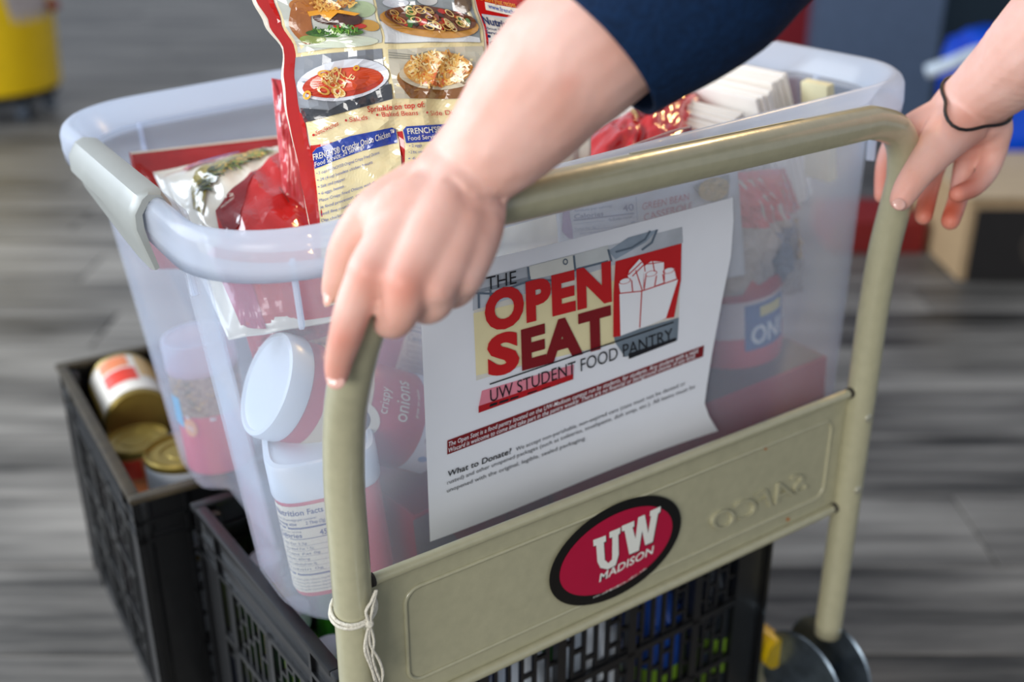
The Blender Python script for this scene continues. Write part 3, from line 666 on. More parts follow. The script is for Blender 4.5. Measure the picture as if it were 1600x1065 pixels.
e = Pr(lambda x, y, o: M_ @ V((x, -.0502-o, y)), .0003); e.poly(((-.067, -.029), (-.02, -.029), (-.045, .03), (-.067, .03)), mat('70686c', .5), 1); e.stroke([(.02, -.03), (.021, .03)], .0012, mat('3c0c18', .5), 1); e.stroke([(-.01, .028), (.02, .0), (.05, -.028)], .001, mat('d05a6a', .5), 1); e.build('printed_end', r_)
# K: red-lidded tub at the right, on the carton
b0 = TL(.197, -.098, -.264)
r_, e, M_ = canister('onion_tub', b0, TMr @ V((-.06, .0, 1)), .0505, .098, 'round white and pink tub with a domed red lid at the right of the tote', 'tub', mat('d84858', .4, var=.05), mat('b81c2c', .35), lidh=.026, dome=.008)
e.quad((-1.6, .035), (1.6, .035), (1.6, .072), (-1.6, .072), mat('dcc8c4', .4, var=.03), 1, 24)
e.quad((.30, .022), (1.25, .022), (1.25, .068), (.30, .068), mat('1f5c9c', .4), 2, 10); e.text('ONI', (.42, .028), (1.15, .028), .018, WL, 3, .03, up=(0, 1)); e.quad((.6, .054), (1.15, .054), (1.15, .064), (.6, .064), mat('e0cf80', .4), 3, 6)
e.quad((-.95, .038), (-.30, .038), (-.30, .062), (-.95, .062), mat('e0cf80', .4), 2, 8); e.quad((-.95, .010), (-.30, .010), (-.30, .031), (-.95, .031), mat('e0cf80', .4), 2, 8); e.quad((-.95, .063), (-.30, .063), (-.30, .070), (-.95, .070), mat('b81c3c', .4), 3, 8)
e.build('printed_wrap', r_)
# N: red can high behind the paper's top edge
b0 = atd(838, 500, .95)
r_, e, M_ = canister('onion_canister', b0, imgdir(.10, -.95, -.2), .034, .125, 'red canister with faint cream text just below the handle bar', 'canister', mat('c03a5a', .4), WL)
for k, s_ in enumerate(('in casseroles.', 'This great', 'flavor comes', 'during frying')): e.text(s_, (-.75, .098-.007*k), (-.1, .098-.007*k), .0035, LBL, 2, up=(0, 1))
e.quad((.62, .0), (.70, .0), (.70, .105), (.62, .105), LBL, 2, 2); e.quad((.70, 0), (1.3, 0), (1.3, .105), (.70, .105), mat('6a3a6a', .5), 2, 6)
e.build('printed_wrap', r_)
b0 = atd(762, 500, .94)
r_, e, M_ = canister('onion_canister', b0, imgdir(.10, -.95, -.2), .030, .115, 'canister with yellow panel behind the upper left corner of the paper sign', 'canister', mat('e0c880', .4, var=.04), WL)
e.text('Baked Beans', (-.3, .065), (.8, .065), .004, TXC, 2, up=(0, 1)); e.text('Salads (topping)', (-.3, .055), (.8, .055), .004, TXC, 2, up=(0, 1)); e.build('printed_wrap', r_)

# ------------------------------------------------------------------ soft bags
def bil(Q, s, t): return [(Q[0][k]*(1-s)+Q[1][k]*s)*(1-t)+(Q[3][k]*(1-s)+Q[2][k]*s)*t for k in (0, 1)]
def inv(Q, x, y):
    s = t = .5
    for _ in range(6):
        p = bil(Q, s, t); a = bil(Q, s+.001, t); b = bil(Q, s, t+.001)
        J = ((a[0]-p[0])*1000, (b[0]-p[0])*1000, (a[1]-p[1])*1000, (b[1]-p[1])*1000); D = J[0]*J[3]-J[1]*J[2]
        if abs(D) < 1e-6: break
        ex, ey = x-p[0], y-p[1]; s += (J[3]*ex-J[1]*ey)/D; t += (-J[2]*ex+J[0]*ey)/D
    return s, t
def pouch(name, Q, p, n, th, label, cat, m, seam=.04, crumple=.004, seed=1, wig=None, n1=44, off=0, group=None, edge=None, cs=7):
    n = V(n).normalized()
    if n.dot(CO-V(p)) < 0: n = -n
    def bulge(s, t):
        a = max(0, min(s, 1-s)-seam)/(.5-seam); b = max(0, min(t, 1-t)-seam)/(.5-seam)
        return (max(0, 1-(1-a)**2)**.5)*(max(0, 1-(1-b)**2)**.5)
    def cr(s, t): return crumple*(noise.noise(V((s*cs, t*cs, seed)))+.5*noise.noise(V((s*cs*2.6, t*cs*2.6, seed+5)))+.45*(1-abs(noise.noise(V((s*cs*1.3, t*cs*.9, seed+9))))*4))
    def to3(x, y, o):
        s, t = inv(Q, x, y); b = bulge(s, t); wx = (wig(t)*(1-s) if wig else 0)
        return onP(x+wx, y, V(p), n)+n*(th*b-off+cr(s, t)*(.25+b)+o)
    root = empty(name, onP(*bil(Q, .5, 1), V(p), n), label, cat, group)
    vs = []; fs = []
    for j in range(n1+1):
        for i in range(n1+1): vs.append(to3(*bil(Q, i/n1, j/n1), 0))
    for j in range(n1+1):
        for i in range(n1+1):
            s, t = i/n1, j/n1; x, y = bil(Q, s, t); wx = (wig(t)*(1-s) if wig else 0)
            vs.append(onP(x+wx, y, V(p), n)-n*(.0015+off+th*.8*bulge(s, t))+n*cr(s, t)*.25*(1-bulge(s, t)))
    K = (n1+1)**2
    for b in (0, K):
        for j in range(n1):
            for i in range(n1): q_ = (b+j*(n1+1)+i, b+j*(n1+1)+i+1, b+(j+1)*(n1+1)+i+1, b+(j+1)*(n1+1)+i); fs.append(q_ if b else q_[::-1])
    ed = [i for i in range(n1+1)]+[j*(n1+1)+n1 for j in range(1, n1+1)]+[n1*(n1+1)+i for i in range(n1-1, -1, -1)]+[j*(n1+1) for j in range(n1-1, 0, -1)]
    for a, b in zip(ed, ed[1:]+ed[:1]): fs.append((a, b, b+K, a+K))
    mk('film', vs, fs, m, root)
    return root, Pr(to3, .0009, 9), to3
def gl(c, **k): return mat(c, .17, spec=.6, coat=.6, **k)
RED = gl('c81810', var=.05); CREAM = gl('f6e6b2', var=.02); WHI = gl('f2ead8', var=.02); BLU = gl('1c3c9c', var=.03); DRED = gl('8a0c10', var=.1)
# main bag, standing tall out of the tote
un = V((cos(radians(-17)), sin(radians(-17)), 0)); nn = un.cross(V((0, 0, 1))); nn = (nn*cos(radians(14))+V((0, 0, 1))*sin(radians(14))).normalized()
P0 = onY(480, 345, .700)
Q = ((392, -70), (920, -110), (925, 400), (500, 440))
def wig(t): 
    pts = [(0, 0), (.137, -13), (.21, -2), (.29, 18), (.39, 6), (.48, 2), (.54, 3), (.64, 5), (.70, 4), (.80, 2), (1, 0)]
    for (a, x), (b, y) in zip(pts, pts[1:]):
        if a <= t <= b: u = (t-a)/(b-a); u = u*u*(3-2*u); return x+(y-x)*u
    return 0
r_, e, t3 = pouch('fried_onion_bag', Q, P0, nn, .022, 'tall glossy red and cream bag with four food photos standing up out of the tote', 'bag', WHI, seam=.05, crumple=.0045, seed=4, wig=wig, n1=80)
def W1(x, y):                                                  # zoomed px -> px, undoing the seam wiggle
    px, py = 380+x/3.133, y/3.133; s, t = inv(Q, px, py); return (px-wig(max(0, min(1, t)))*max(0, 1-s), py)
def Q1(*p, m, L=2, n=10): e.quad(*[W1(*a) for a in p], m, L, n)
# red side strip and interior red ground
e.poly([W1(*p) for p in ((56,-20),(120,95),(195,250),(200,400),(232,640),(282,890),(318,1065),(400,1500),(480,1500),(372,1065),(350,900),(335,760),(318,700),(290,560),(262,420),(255,300),(250,240),(200,150),(165,60),(140,-20))], RED, 1)
Q1((325, 712), (1180, 575), (1180, 1500), (400, 1500), m=RED, L=1, n=20)
e.quad(W1(330, -10), W1(1080, -10), W1(1145, 265), W1(1180, 500), CREAM, 1, 4) if False else None
e.poly([W1(*p) for p in ((160,-60),(1075,-60),(1140,250),(1180,590),(330,712),(290,560),(262,420),(255,300),(250,240),(200,150))], CREAM, 1)
Q1((1080, -60), (1500, -60), (1500, 600), (1150, 270), m=RED, L=2)
# photo cells
def strands(cx, cy, rx, ry, n_, cols, L, w=.9, ln=34):
    for i in range(n_):
        a = random.random()*6.28; rr = sqrt(random.random()); x = cx+rx*rr*cos(a); y = cy+ry*rr*sin(a); b = random.random()*6.28
        e.stroke([W1(x+ln*.5*cos(b)*u, y+ln*.3*sin(b)*u+7*sin(3*u+i)) for u in (-1, -.5, 0, .5, 1)], w*2, gl(random.choice(cols)), L)
def E1(cx, cy, rx, ry, m, L, rot=0, **k):
    c = W1(cx, cy); e.ell(c, (rx/3.133*cos(rot), rx/3.133*sin(rot)), (-ry/3.133*sin(rot), ry/3.133*cos(rot)), m, L, **k)
Q1((155, -60), (605, -60), (650, 222), (262, 262), m=gl('c9cdc2', var=.12), L=2)
E1(450, 215, 190, 30, gl('d8e0c8'), 3); E1(560, 60, 60, 40, gl('aebf94', var=.2), 3)
E1(270, 120, 52, 105, gl('a8642c', var=.15), 3, .2); E1(330, 40, 110, 45, gl('b8722e', var=.15), 3); 
E1(430, 172, 130, 22, gl('3f6a1c', var=.4, scale=200), 5); strands(430, 160, 110, 18, 40, ('4f8a22', '2f5a14', '7aa83a'), 6, 1.0, 22)
E1(500, 142, 75, 16, gl('c8301c'), 5); E1(440, 103, 112, 38, gl('4a2412', var=.35, scale=220), 6, .08)
e.poly([W1(*p) for p in ((300,70),(400,55),(545,85),(520,95),(440,80),(400,118),(360,85),(310,92))], gl('f0a41c', var=.06), 7)
strands(410, 32, 110, 30, 60, ('e8a848', 'd08830', 'f0c060', 'b06820'), 8, 1.2, 50)
E1(590, 140, 45, 28, gl('c8963c', var=.2), 4); E1(330, 200, 60, 20, gl('8a9a4c', var=.3), 4)
Q1((618, -60), (1060, -60), (1120, 222), (662, 226), m=gl('9aa0a0', var=.15), L=2)
e.poly([W1(*p) for p in ((640,120),(1115,200),(1118,222),(662,222))], gl('e2e4e2'), 3); E1(720, 30, 60, 22, gl('c9ccd0'), 3); E1(870, 18, 50, 26, gl('d5d3cc'), 3); E1(1040, 30, 40, 50, gl('6a5034', var=.4), 3)
E1(880, 128, 228, 74, gl('d0964a', var=.15, scale=100), 4, .10); E1(880, 108, 208, 60, gl('6a3a1c', var=.4, scale=150), 5, .10)
for i in range(34):
    a = random.random()*6.28; rr = sqrt(random.random()); x = 880+185*rr*cos(a); y = 108+48*rr*sin(a)+(x-880)*.1
    E1(x, y, 20, 12, gl(random.choice(('7a2a1a', 'c8301c', '2c1c10', '3c6a1c', '4a2614', 'a04828'))), 6, random.random()*3)
for i in range(26):
    a = random.random()*6.28; rr = sqrt(random.random()); x = 880+180*rr*cos(a); y = 108+46*rr*sin(a)+(x-880)*.1
    E1(x, y, 24, 13, gl(random.choice(('e0b868', 'f0d088', 'c89848'))), 7, random.random(), inner=.72, rings=1, n=14)
Q1((252, 282), (650, 250), (700, 492), (290, 604), m=gl('8d9298', var=.1), L=2)
e.poly([W1(*p) for p in ((275,530),(400,545),(600,440),(690,420),(698,490),(295,602))], gl('3c3e42', var=.1), 3)
E1(470, 400, 215, 98, gl('e4e8ee', var=.03), 4, -.12); E1(470, 412, 192, 70, gl('c23a1c', var=.06), 5, -.12); E1(480, 400, 170, 55, gl('d84c22', var=.08), 6, -.12)
for i in range(9): E1(370+random.random()*110, 370+random.random()*90, 34, 18, gl(random.choice(('e8c070', 'd8a040', 'f4dc9c'))), 7, random.random()*2, inner=.6, rings=1, n=14)
E1(300, 470, 18, 22, gl('e8a830'), 7, inner=.5, rings=1); E1(525, 345, 16, 14, gl('e8a830'), 7, inner=.4, rings=1); strands(440, 395, 70, 40, 20, ('e8c070', 'c87830', 'f0d898'), 8)
Q1((678, 255), (1130, 240), (1180, 490), (712, 490), m=gl('cfc8b2', var=.08), L=2)
for k in range(3): e.stroke([W1(680, 270+k*12), W1(800, 285+k*9), W1(880, 262+k*6)], 1.2, gl('8a8878'), 3)
E1(900, 400, 190, 78, gl('b8894e', var=.1), 4, .05); e.poly([W1(*p) for p in ((712,400),(1085,420),(1060,490),(780,490),(725,430))], gl('8a5a2c', var=.1), 5)
E1(900, 385, 182, 62, gl('d8cdb0', var=.05), 6, .05); E1(905, 352, 165, 82, gl('d8a058', var=.15, scale=150), 7); strands(905, 350, 150, 78, 150, ('f0c878', 'e8a848', 'f4dca0', 'd88838', 'e8b45c'), 8, 1.3, 46)
for i in range(14): E1(780+random.random()*250, 360+random.random()*60, 20, 10, gl('e0703a'), 8, random.random()*2)
RT = gl('cc2418'); BT = gl('2448a8')
def B1_(s, a, b, h, m, L=4, bold=0, shear=0): e.text(s, W1(*a), W1(*b), h/3.133, m, L, bold, shear, (-.12, -1))
B1_('Sprinkle on top of:', (585, 553), (850, 530), 27, RT, bold=.022)
for s_, a, b in (('Sandwiches', (345, 665), (446, 616)), ('Salads', (500, 601), (584, 588)), ('Baked Beans', (652, 576), (820, 568)), ('Side Dishes', (884, 570), (1060, 562))): B1_(s_, a, b, 23, RT, bold=.006)
for x, y in ((334, 662), (482, 593), (630, 567), (864, 556)): E1(x, y, 6, 6, RT, 4)
# recipe boxes
e.poly([W1(*p) for p in ((335,745),(352,722),(700,630),(722,640),(745,800),(760,1100),(760,1400),(395,1500),(372,1065),(345,830))], CREAM, 3)
e.poly([W1(*p) for p in ((333,748),(350,724),(500,668),(700,627),(718,636),(724,700),(560,738),(420,790),(345,826))], BLU, 4)
e.poly([W1(*p) for p in ((750,640),(765,622),(1200,600),(1200,1400),(790,1400),(765,900))], CREAM, 3); e.poly([W1(*p) for p in ((750,640),(765,622),(1200,596),(1200,672),(762,702))], BLU, 4)
for a, b in (((336, 786), (395, 758)), ((411, 724), (504, 692)), ((500, 700), (585, 680)), ((594, 672), (690, 658))):
    pass
B1_("FRENCH'S® Crunchy Onion Chicken™", (338, 784), (712, 664), 30, WHI, 5, .006); B1_('Food Service: 24 Servings', (345, 815), (565, 724), 22, WHI, 5)
B1_("FRENCH'S® Crunchy", (770, 660), (1060, 640), 28, WHI, 5, .01); B1_('Food Service: 24 Servings', (772, 690), (1060, 668), 22, WHI, 5)
y = 850
for k, s_ in enumerate(("• 5 cups FRENCH'S® Original Crispy Fried Onions", '• 24 (4 oz) boneless chicken breasts', '• Salt and pepper', '• 6 eggs, beaten', 'Place Crispy Fried Onions with flour', 'in food processor, crushing', 'until fine crumbs form.', 'Dip chicken into beaten egg,', 'then coat with onion crumbs', 'Place on sheet pan', 'Bake 20 minutes at 400°F')):
    yy = 855+k*33; wd = (285, 250, 120, 110, 275, 230, 190, 240, 250, 150, 200)[k]; B1_(s_, (352+k*4, yy), (352+k*4+wd, yy-wd*.36), 15, BT, 5)
for k in range(9): B1_(('• 2 eggs', '• 2 lbs. onions', '• 6 cups', 'Mix and bake', 'Top with onions', 'Serve hot', 'Combine', 'Stir well', 'Bake')[k], (775, 722+k*30), (775+60+20*(k % 3), 718+k*30), 14, BT, 5)
# right margin
B1_('For more great recipes', (1110, 18), (1290, 55), 26, gl('f0a030'), 5, .01); e.poly([W1(*p) for p in ((1142,28),(1400,80),(1400,125),(1148,66))], WHI, 4); B1_('www.frenchs', (1158, 58), (1290, 92), 24, BT, 5, .004)
e.poly([W1(*p) for p in ((1126,85),(1500,140),(1500,420),(1158,250))], gl('c8d0d8'), 4); e.poly([W1(*p) for p in ((1131,92),(1500,148),(1500,410),(1160,244))], gl('d8d0c4'), 5)
B1_('Nutrition Facts', (1134, 132), (1390, 190), 36, BW, 6, .03); B1_('about 91 servings', (1140, 158), (1300, 190), 14, BW, 6); B1_('Serving size', (1142, 178), (1260, 205), 15, BW, 6, .02)
e.stroke([W1(1150, 192), W1(1400, 250)], 4, BW, 6); B1_('Calories', (1158, 240), (1300, 272), 26, BW, 6, .02)
e.build('printed_film', r_)
# F: pillow bag lying at the left
PF = TL(-.15, -.02, -.055); nF = (imgdir(-.05, -.62, -.72))
QF = ((232, 252), (482, 200), (548, 478), (350, 512))
rF, eF, t3 = pouch('onion_bag', QF, PF, nF, .032, 'fat white and red pillow bag with green bean photo lying in the tote left end', 'bag', WHI, seam=.03, crumple=.0035, seed=12, cs=4, off=.012)
Z2 = ZM(2.598, 80, 90)
def F_(*p): return [Z2(*a) for a in p]
eF.poly(F_((850,500),(930,400),(1000,395),(1010,420),(1060,650),(1180,1000),(760,1060),(690,692),(760,620)), RED, 1)
eF.poly(F_((690,690),(760,615),(850,520),(820,600),(800,690),(790,760),(740,800)), DRED, 2)
eF.poly(F_((530,455),(560,430),(760,405),(700,425),(620,455),(560,470)), gl('d85040'), 2); eF.stroke(F_((560,458),(640,425),(730,412),(770,404)), 2.4, BLU, 3); eF.stroke(F_((600,440),(690,420)), 2, BLU, 3)
eF.poly(F_((575,560),(600,500),(680,450),(790,405),(880,398),(930,400),(860,430),(760,480),(700,540),(650,600),(640,650),(630,690),(590,650)), gl('9a8a3c', var=.35, scale=120), 2)
for i in range(120):
    u = random.random(); v = random.uniform(-1, 1); x = 600+270*u; yq = 610-210*u**.7+38*v*(1-u*.5); an = random.uniform(-.9, .1); c_ = random.choice(('c8a040', 'e0b850', '5a6a28', '3c4a1c', 'a88838', '7a8a3a') if u > .25 else ('2c3a18', '4a5a24', '1c2812', '6a6a3a'))
    eF.stroke(F_((x, yq), (x+22*cos(an), yq+22*sin(an)), (x+44*cos(an+.3), yq+44*sin(an+.3))), 2.6, gl(c_), 3)
eF.text('12', Z2(735, 655), Z2(770, 648), 4, WHI, 4, .01); eF.text('PREPARED', Z2(715, 690), Z2(770, 660), 3, WHI, 4); eF.text('N', Z2(975, 628), Z2(1015, 610), 13, WHI, 4, .02); eF.stroke(F_((945,590),(962,620),(985,655)), 1.6, gl('5a2018'), 3)
eF.poly(F_((640,820),(780,800),(860,1060),(760,1060),(700,930)), gl('b8305a'), 2); eF.build('printed_film', rF)
# E: red pouch with label behind the front wall under F
QE = ((352, 405), (528, 372), (540, 560), (395, 560))
rE, eE, t3 = pouch('onion_bag', QE, TL(-.2, -.060, -.12), TMr @ V((-.1, -1, .05)), .014, 'hanging red bag with a cream label seen through the tote front left of the hand', 'bag', gl('c01c30'), seam=.05, crumple=.005, seed=22)
Z2b = ZM(1.8208, 80, 480)
eE.poly([Z2b(*p) for p in ((582,105),(780,65),(790,240),(700,300),(600,190))], LBL, 2)
for k in range(8): eE.text('Nutrition facts serving 7g', Z2b(600, 125+k*14), Z2b(775, 88+k*14), 4, TXC, 3)
eE.stroke([Z2b(600, 165), Z2b(778, 128)], 3, TXC, 3); eE.quad(Z2b(575, 90), Z2b(780, 50), Z2b(780, 66), Z2b(582, 106), gl('c4284c'), 2); eE.ell(Z2(1080, 850), (9, 3), (-6, 26), WHI, 2, inner=.85)
eE.build('printed_film', rE)
# G: red bag edge along the back wall
QG = ((202, 238), (470, 208), (500, 420), (235, 420))
rG, eG, t3 = pouch('onion_bag', QG, TL(-.16, .13, -.07), TMr @ V((0, -1, .25)), .014, 'flat red bag standing against the tote back wall, only its top strip showing', 'bag', gl('b81810', var=.12), seam=.04, crumple=.003, seed=31)
eG.quad((203, 238), (470, 208), (470, 211), (204, 241), WHI, 1, 12); eG.build('seam_strip', rG)
QG2 = ((424, 122), (470, 130), (480, 330), (445, 330))
rG, eG, t3 = pouch('onion_bag', QG2, onP(440, 200, P0, nn)+CF*.09, CF*-1, .008, 'narrow crimped red bag corner peeking out left of the tall bag', 'bag', gl('c83a40'), seam=.1, crumple=.003, seed=36, n1=24)
eG.stroke([(428, 125), (436, 150), (440, 200)], 2.5, DRED, 1); eG.build('crimp_line', rG)
# O: red bags in the tote middle, seen between forearm, sleeve and bar
QO = ((900, 215), (1102, 118), (1125, 330), (930, 380))
rO, eO, t3 = pouch('onion_bag', QO, atd(1010, 220, .98), imgdir(.1, -.7, -.7), .03, 'bright red bag with a blue and white mark behind the handle bar under the sleeve', 'bag', gl('c4100c', var=.1), seam=.04, crumple=.006, seed=41)
Zs = ZM(3.226, 780, 0)
eO.poly([Zs(*p) for p in ((890,500),(960,455),(975,430),(1010,560),(1000,620),(920,650),(915,560))], gl('d84848'), 1); eO.text('SMOTH', Zs(895, 512), Zs(985, 480), 9, BLU, 3, .02); eO.text('FRIED', Zs(925, 540), Zs(992, 528), 7, BLU, 3, .01)
eO.stroke([Zs(*p) for p in ((930,650),(950,600),(975,585),(990,570),(1010,540))], 1.6, gl('d0c8c0'), 3)
eO.text('70g (20 OZ)', Zs(682, 640), Zs(770, 660), 9, WHI, 3, .01, up=(.5, -.86)); eO.poly([Zs(*p) for p in ((650,650),(720,590),(760,560),(800,665),(690,710))], gl('8a0c14', var=.15), 2); eO.poly([Zs(*p) for p in ((635,665),(655,650),(680,712),(660,716))], gl('b08a50'), 3)
eO.build('printed_film', rO)
QO2 = ((1092, 128), (1116, 140), (1128, 300), (1098, 300))
rO, eO, t3 = pouch('onion_bag', QO2, atd(1105, 190, 1.05), imgdir(.5, -.3, -.8), .008, 'thin upright red bag edge left of the white envelopes', 'bag', gl('b01808', var=.1), seam=.08, crumple=.004, seed=46, n1=24)
# front low red bag edge just over the bar
QO3 = ((880, 262), (1080, 196), (1084, 228), (888, 296))
rO, eO, t3 = pouch('onion_bag', QO3, TL(.06, -.165, -.05), TMr @ V((0, -1, .35)), .010, 'dark red bag edge with a white rim line directly behind the bar', 'bag', gl('8c0e20', var=.1), seam=.05, crumple=.002, seed=47)
eO.stroke([(882, 264), (930, 248), (1000, 222), (1050, 204), (1078, 198)], 1.5, WHI, 1); eO.build('seam_line', rO)
# M: green bean casserole pouch
QM = ((868, 300), (1150, 236), (1165, 430), (880, 470))
rM, eM, t3 = pouch('casserole_pouch', QM, TL(.05, -.17, -.09), TMr @ V((0.02, -1, .03)), .008, 'pale casserole pouch with nutrition table visible between bar and paper sign', 'pouch', gl('c9ced6', var=.03), seam=.03, crumple=.0015, seed=51)
Z8 = ZM(4, 760, 260)
def M_t(s, a, b, h, m=TXC, bold=0, shear=0): eM.text(s, Z8(*a), Z8(*b), h/4, m, 3, bold, shear, (-.03, -1))
PR = gl('a82c4c')
M_t('GREEN BEAN', (925, 255), (1215, 190), 42, PR, .004, .15); M_t('CASSEROLE', (930, 322), (1235, 248), 44, PR, .012)
M_t('Amount per serving', (520, 276), (740, 238), 18); M_t('Calories', (524, 318), (688, 290), 28, bold=.02); M_t('40', (808, 266), (872, 254), 40, bold=.02); M_t('% Daily Value*', (715, 322), (868, 300), 16, bold=.01); M_t('4%', (846, 338), (880, 334), 13, bold=.02); M_t('Total Fat 2g', (522, 388), (640, 370), 16); M_t('Saturated Fat 1g', (550, 412), (700, 390), 14)
for a, b, w_ in (((520, 328), (872, 274), 2.0), ((520, 350), (880, 300), .4), ((520, 395), (890, 343), .5)): eM.stroke([Z8(*a), Z8(*b)], w_, TXC, 3)
eM.stroke([Z8(890, 175), Z8(892, 345)], .8, TXC, 3); eM.poly([Z8(*p) for p in ((470,262),(500,258),(520,440),(500,445),(462,400))], gl('7a4a8a'), 2)
eM.poly([Z8(*p) for p in ((1250,110),(1300,90),(1490,40),(1500,80),(1480,200),(1400,225),(1300,180))], gl('7c807c', var=.15), 2); eM.ell(Z8(1380, 130), (26, -6), (4, 17), gl('b09858', var=.4, scale=200), 3)
for i in range(30): a = random.random()*6.28; rr = sqrt(random.random()); x, yq = 1380+90*rr*cos(a), 125+50*rr*sin(a); eM.stroke([Z8(x, yq), Z8(x+14, yq-10), Z8(x+24, yq+4)], .9, gl(random.choice(('d8b468', 'c89848', 'e8d098', '5a5a38'))), 4)
eM.build('printed_film', rM)
# L: bag at upper right behind the front wall
QL = ((1085, 275), (1225, 262), (1255, 455), (1110, 490))
rL, eL, t3 = pouch('onion_bag', QL, TL(.185, -.13, -.13), TMr @ V((.15, -1, -.1)), .030, 'bag with red top and clear grey lower half above the red lidded tub', 'bag', gl('b0a49c', var=.15), seam=.03, crumple=.006, seed=61)
eL.poly([(1085, 275), (1225, 262), (1240, 330), (1248, 325), (1200, 322), (1150, 338), (1095, 345)], gl('c02634', var=.1), 1)
eL.poly([(1165, 345), (1195, 335), (1205, 400), (1180, 440), (1165, 400)], gl('6a7484', var=.2), 2); eL.poly([(1222, 318), (1238, 315), (1240, 350), (1230, 372)], gl('2c4c9c'), 2); eL.poly([(1208, 330), (1222, 328), (1224, 390), (1212, 400)], gl('c8a878'), 2); eL.build('printed_film', rL)
# P: envelopes and white card packs
def pack(name, c, d, ay, az, m, label, group=None, n=1, cat='envelope', ax_=0):
    M = TM @ Matrix.Translation(V(c)) @ Matrix.Rotation(az, 4, 'Z') @ Matrix.Rotation(ay, 4, 'Y') @ Matrix.Rotation(ax_, 4, 'X'); root = empty(name, M.translation, label, cat, group)
    for k in range(n):
        q = MB(); q.box(((k-(n-1)/2)*d[0]/n, random.uniform(-.002, .002), random.uniform(-.002, .002)), (d[0]/n*.82, d[1], d[2]), M, b=min(.0012, d[0]/n*.3)); q.build('card', m, root, 'auto')
    return root
WE = mat('efe9e0', .7, var=.02); WE2 = mat('d9d2c8', .7, var=.03)
pack('envelope_pack', (.262, .0, -.075), (.022, .20, .13), radians(-20), radians(2), WE, 'thick pack of white envelopes leaning in the tote, tallest and nearest the right wall', n=3)
pack('envelope_pack', (.232, -.014, -.080), (.022, .20, .125), radians(-20), radians(2), WE, 'second pack of white envelopes leaning left of the tallest pack', n=4)
pack('envelope_pack', (.188, -.026, -.094), (.050, .18, .12), radians(-26), radians(3), WE2, 'low fanned pack of greyish envelopes beside the red bag edge', n=7)
pack('note_card', (.270, -.128, -.062), (.012, .030, .09), radians(-8), radians(2), mat('d8d0a8', .7), 'small cream card standing at the near end of the envelope packs', cat='card')
# fillers deeper in the tote, so the haze hides real goods
for k, (c, d, col, lb) in enumerate((((-.02, .03, -.22), (.16, .14, .17), 'b0243c', 'crimson carton in the middle of the tote beneath the tall bag'), ((.13, .06, -.24), (.13, .15, .15), 'c8c0b4', 'pale grey carton under the envelopes'), ((-.03, -.135, -.20), (.10, .06, .10), '5a3468', 'dark purple carton behind the left edge of the paper sign'))):
    carton('food_carton', c, d, lb, mat(col, .5, var=.1), .05*k)
# ================================================================== goods in the crates
def tin(c, ax, r, h, label, lab, metal='8c7c50', bands=(), group=None, nm='tin_can', lidrings=True):
    c = V(c); M = axis_mat(c, ax); root = empty(nm, c, label, 'can', group); mm = mat(metal, .38, .6, var=.1); 
    q = MB(); q.lathe([(0, .003), (r*.93, .003), (r*.95, 0), (r, .002), (r*.985, .005), (r*.985, h-.005), (r, h-.002), (r*.96, h), (r*.93, h-.004), (r*.80, h-.004), (r*.78, h-.0025), (r*.6, h-.0025), (r*.58, h-.004), (r*.4, h-.004), (r*.38, h-.003), (0, h-.003)], M, 44); q.build('metal_body', mm, root, 'auto')
    to3 = lambda x, y, o: M @ V(((r*.99+o)*cos(x), (r*.99+o)*sin(x), y))
    e = Pr(to3, .0003); e.quad((-pi, .008), (pi, .008), (pi, h-.008), (-pi, h-.008), mat(lab, .35), 1, 44, 1)
    for x0, x1, y0, y1, cc in bands: e.quad((x0, y0), (x1, y0), (x1, y1), (x0, y1), mat(cc, .35), 2, 12, 1)
    e.build('paper_label', root); return root
T1 = CZ+CH
Mc = Matrix.Translation(V((.210, .886, CZ))) @ Matrix.Rotation(radians(-3.8), 4, 'Z')
def K1(x, y, z): return Mc @ V((x, y, z))
def kd(x, y, z): return Mc.to_3x3() @ V((x, y, z))
tin(K1(.070, .088, .150), kd(0, .02, 1), .037, .108, 'upright can with white and blue label in the back crate, gold lid showing', 'dfe6ec', '94803e', ((.45, 1.6, .01, .100, '3a9ac8'), (.45, 1.4, .030, .045, 'd8502c')))
tin(K1(.058, .212, .236), kd(.05, 1, .05), .036, .100, 'lying can with cream and gold label and red square at the back of the crate', 'e6dfd2', '9a8440', ((-3.1, -1.0, .01, .09, 'c8a850'), (-.5, .5, .030, .060, 'd8341c'), (.6, 2, .04, .09, 'd8b070'), (-.5, .4, .065, .09, 'e08050')))
tin(K1(.047, .226, .092), kd(0, -.08, 1), .036, .104, 'can with nearly black label between the cream can and the copper one', '241a1c', '4a3a30', ((-.6, .5, .02, .06, '3a2a30'),))
tin(K1(.046, .155, .146), kd(-.06, .05, 1), .033, .100, 'can with copper orange label tucked behind the white and blue can', 'c87848', '94803e', ((-1.2, 0, .07, .09, 'd8402c'),))
tin(K1(.034, .100, .085), kd(-.05, .1, 1), .026, .09, 'small can with red and blue label low beside the crate wall', 'd8302c', 'a8a8b0', ((-.8, .3, .02, .05, '3a5ac8'),))
rows = []
for i in range(4):
    for j in range(3):
        c = Mc @ V((.155+.083*i, .055+.083*j, .03)); lc, ln = (('7a1c20', 'dark red'), ('4a5058', 'slate grey'), ('6a2428', 'maroon'))[(i+j) % 3]
        tin(c+V((0, 0, .10)), (0, 0, 1), .036, .105, f'{ln} tin deep in the back crate, {["nearest the cart handle", "middle row", "far row"][j]}, {["first", "second", "third", "last"][i]} from the left', lc, '8a929c', group='cans deep in the back crate')
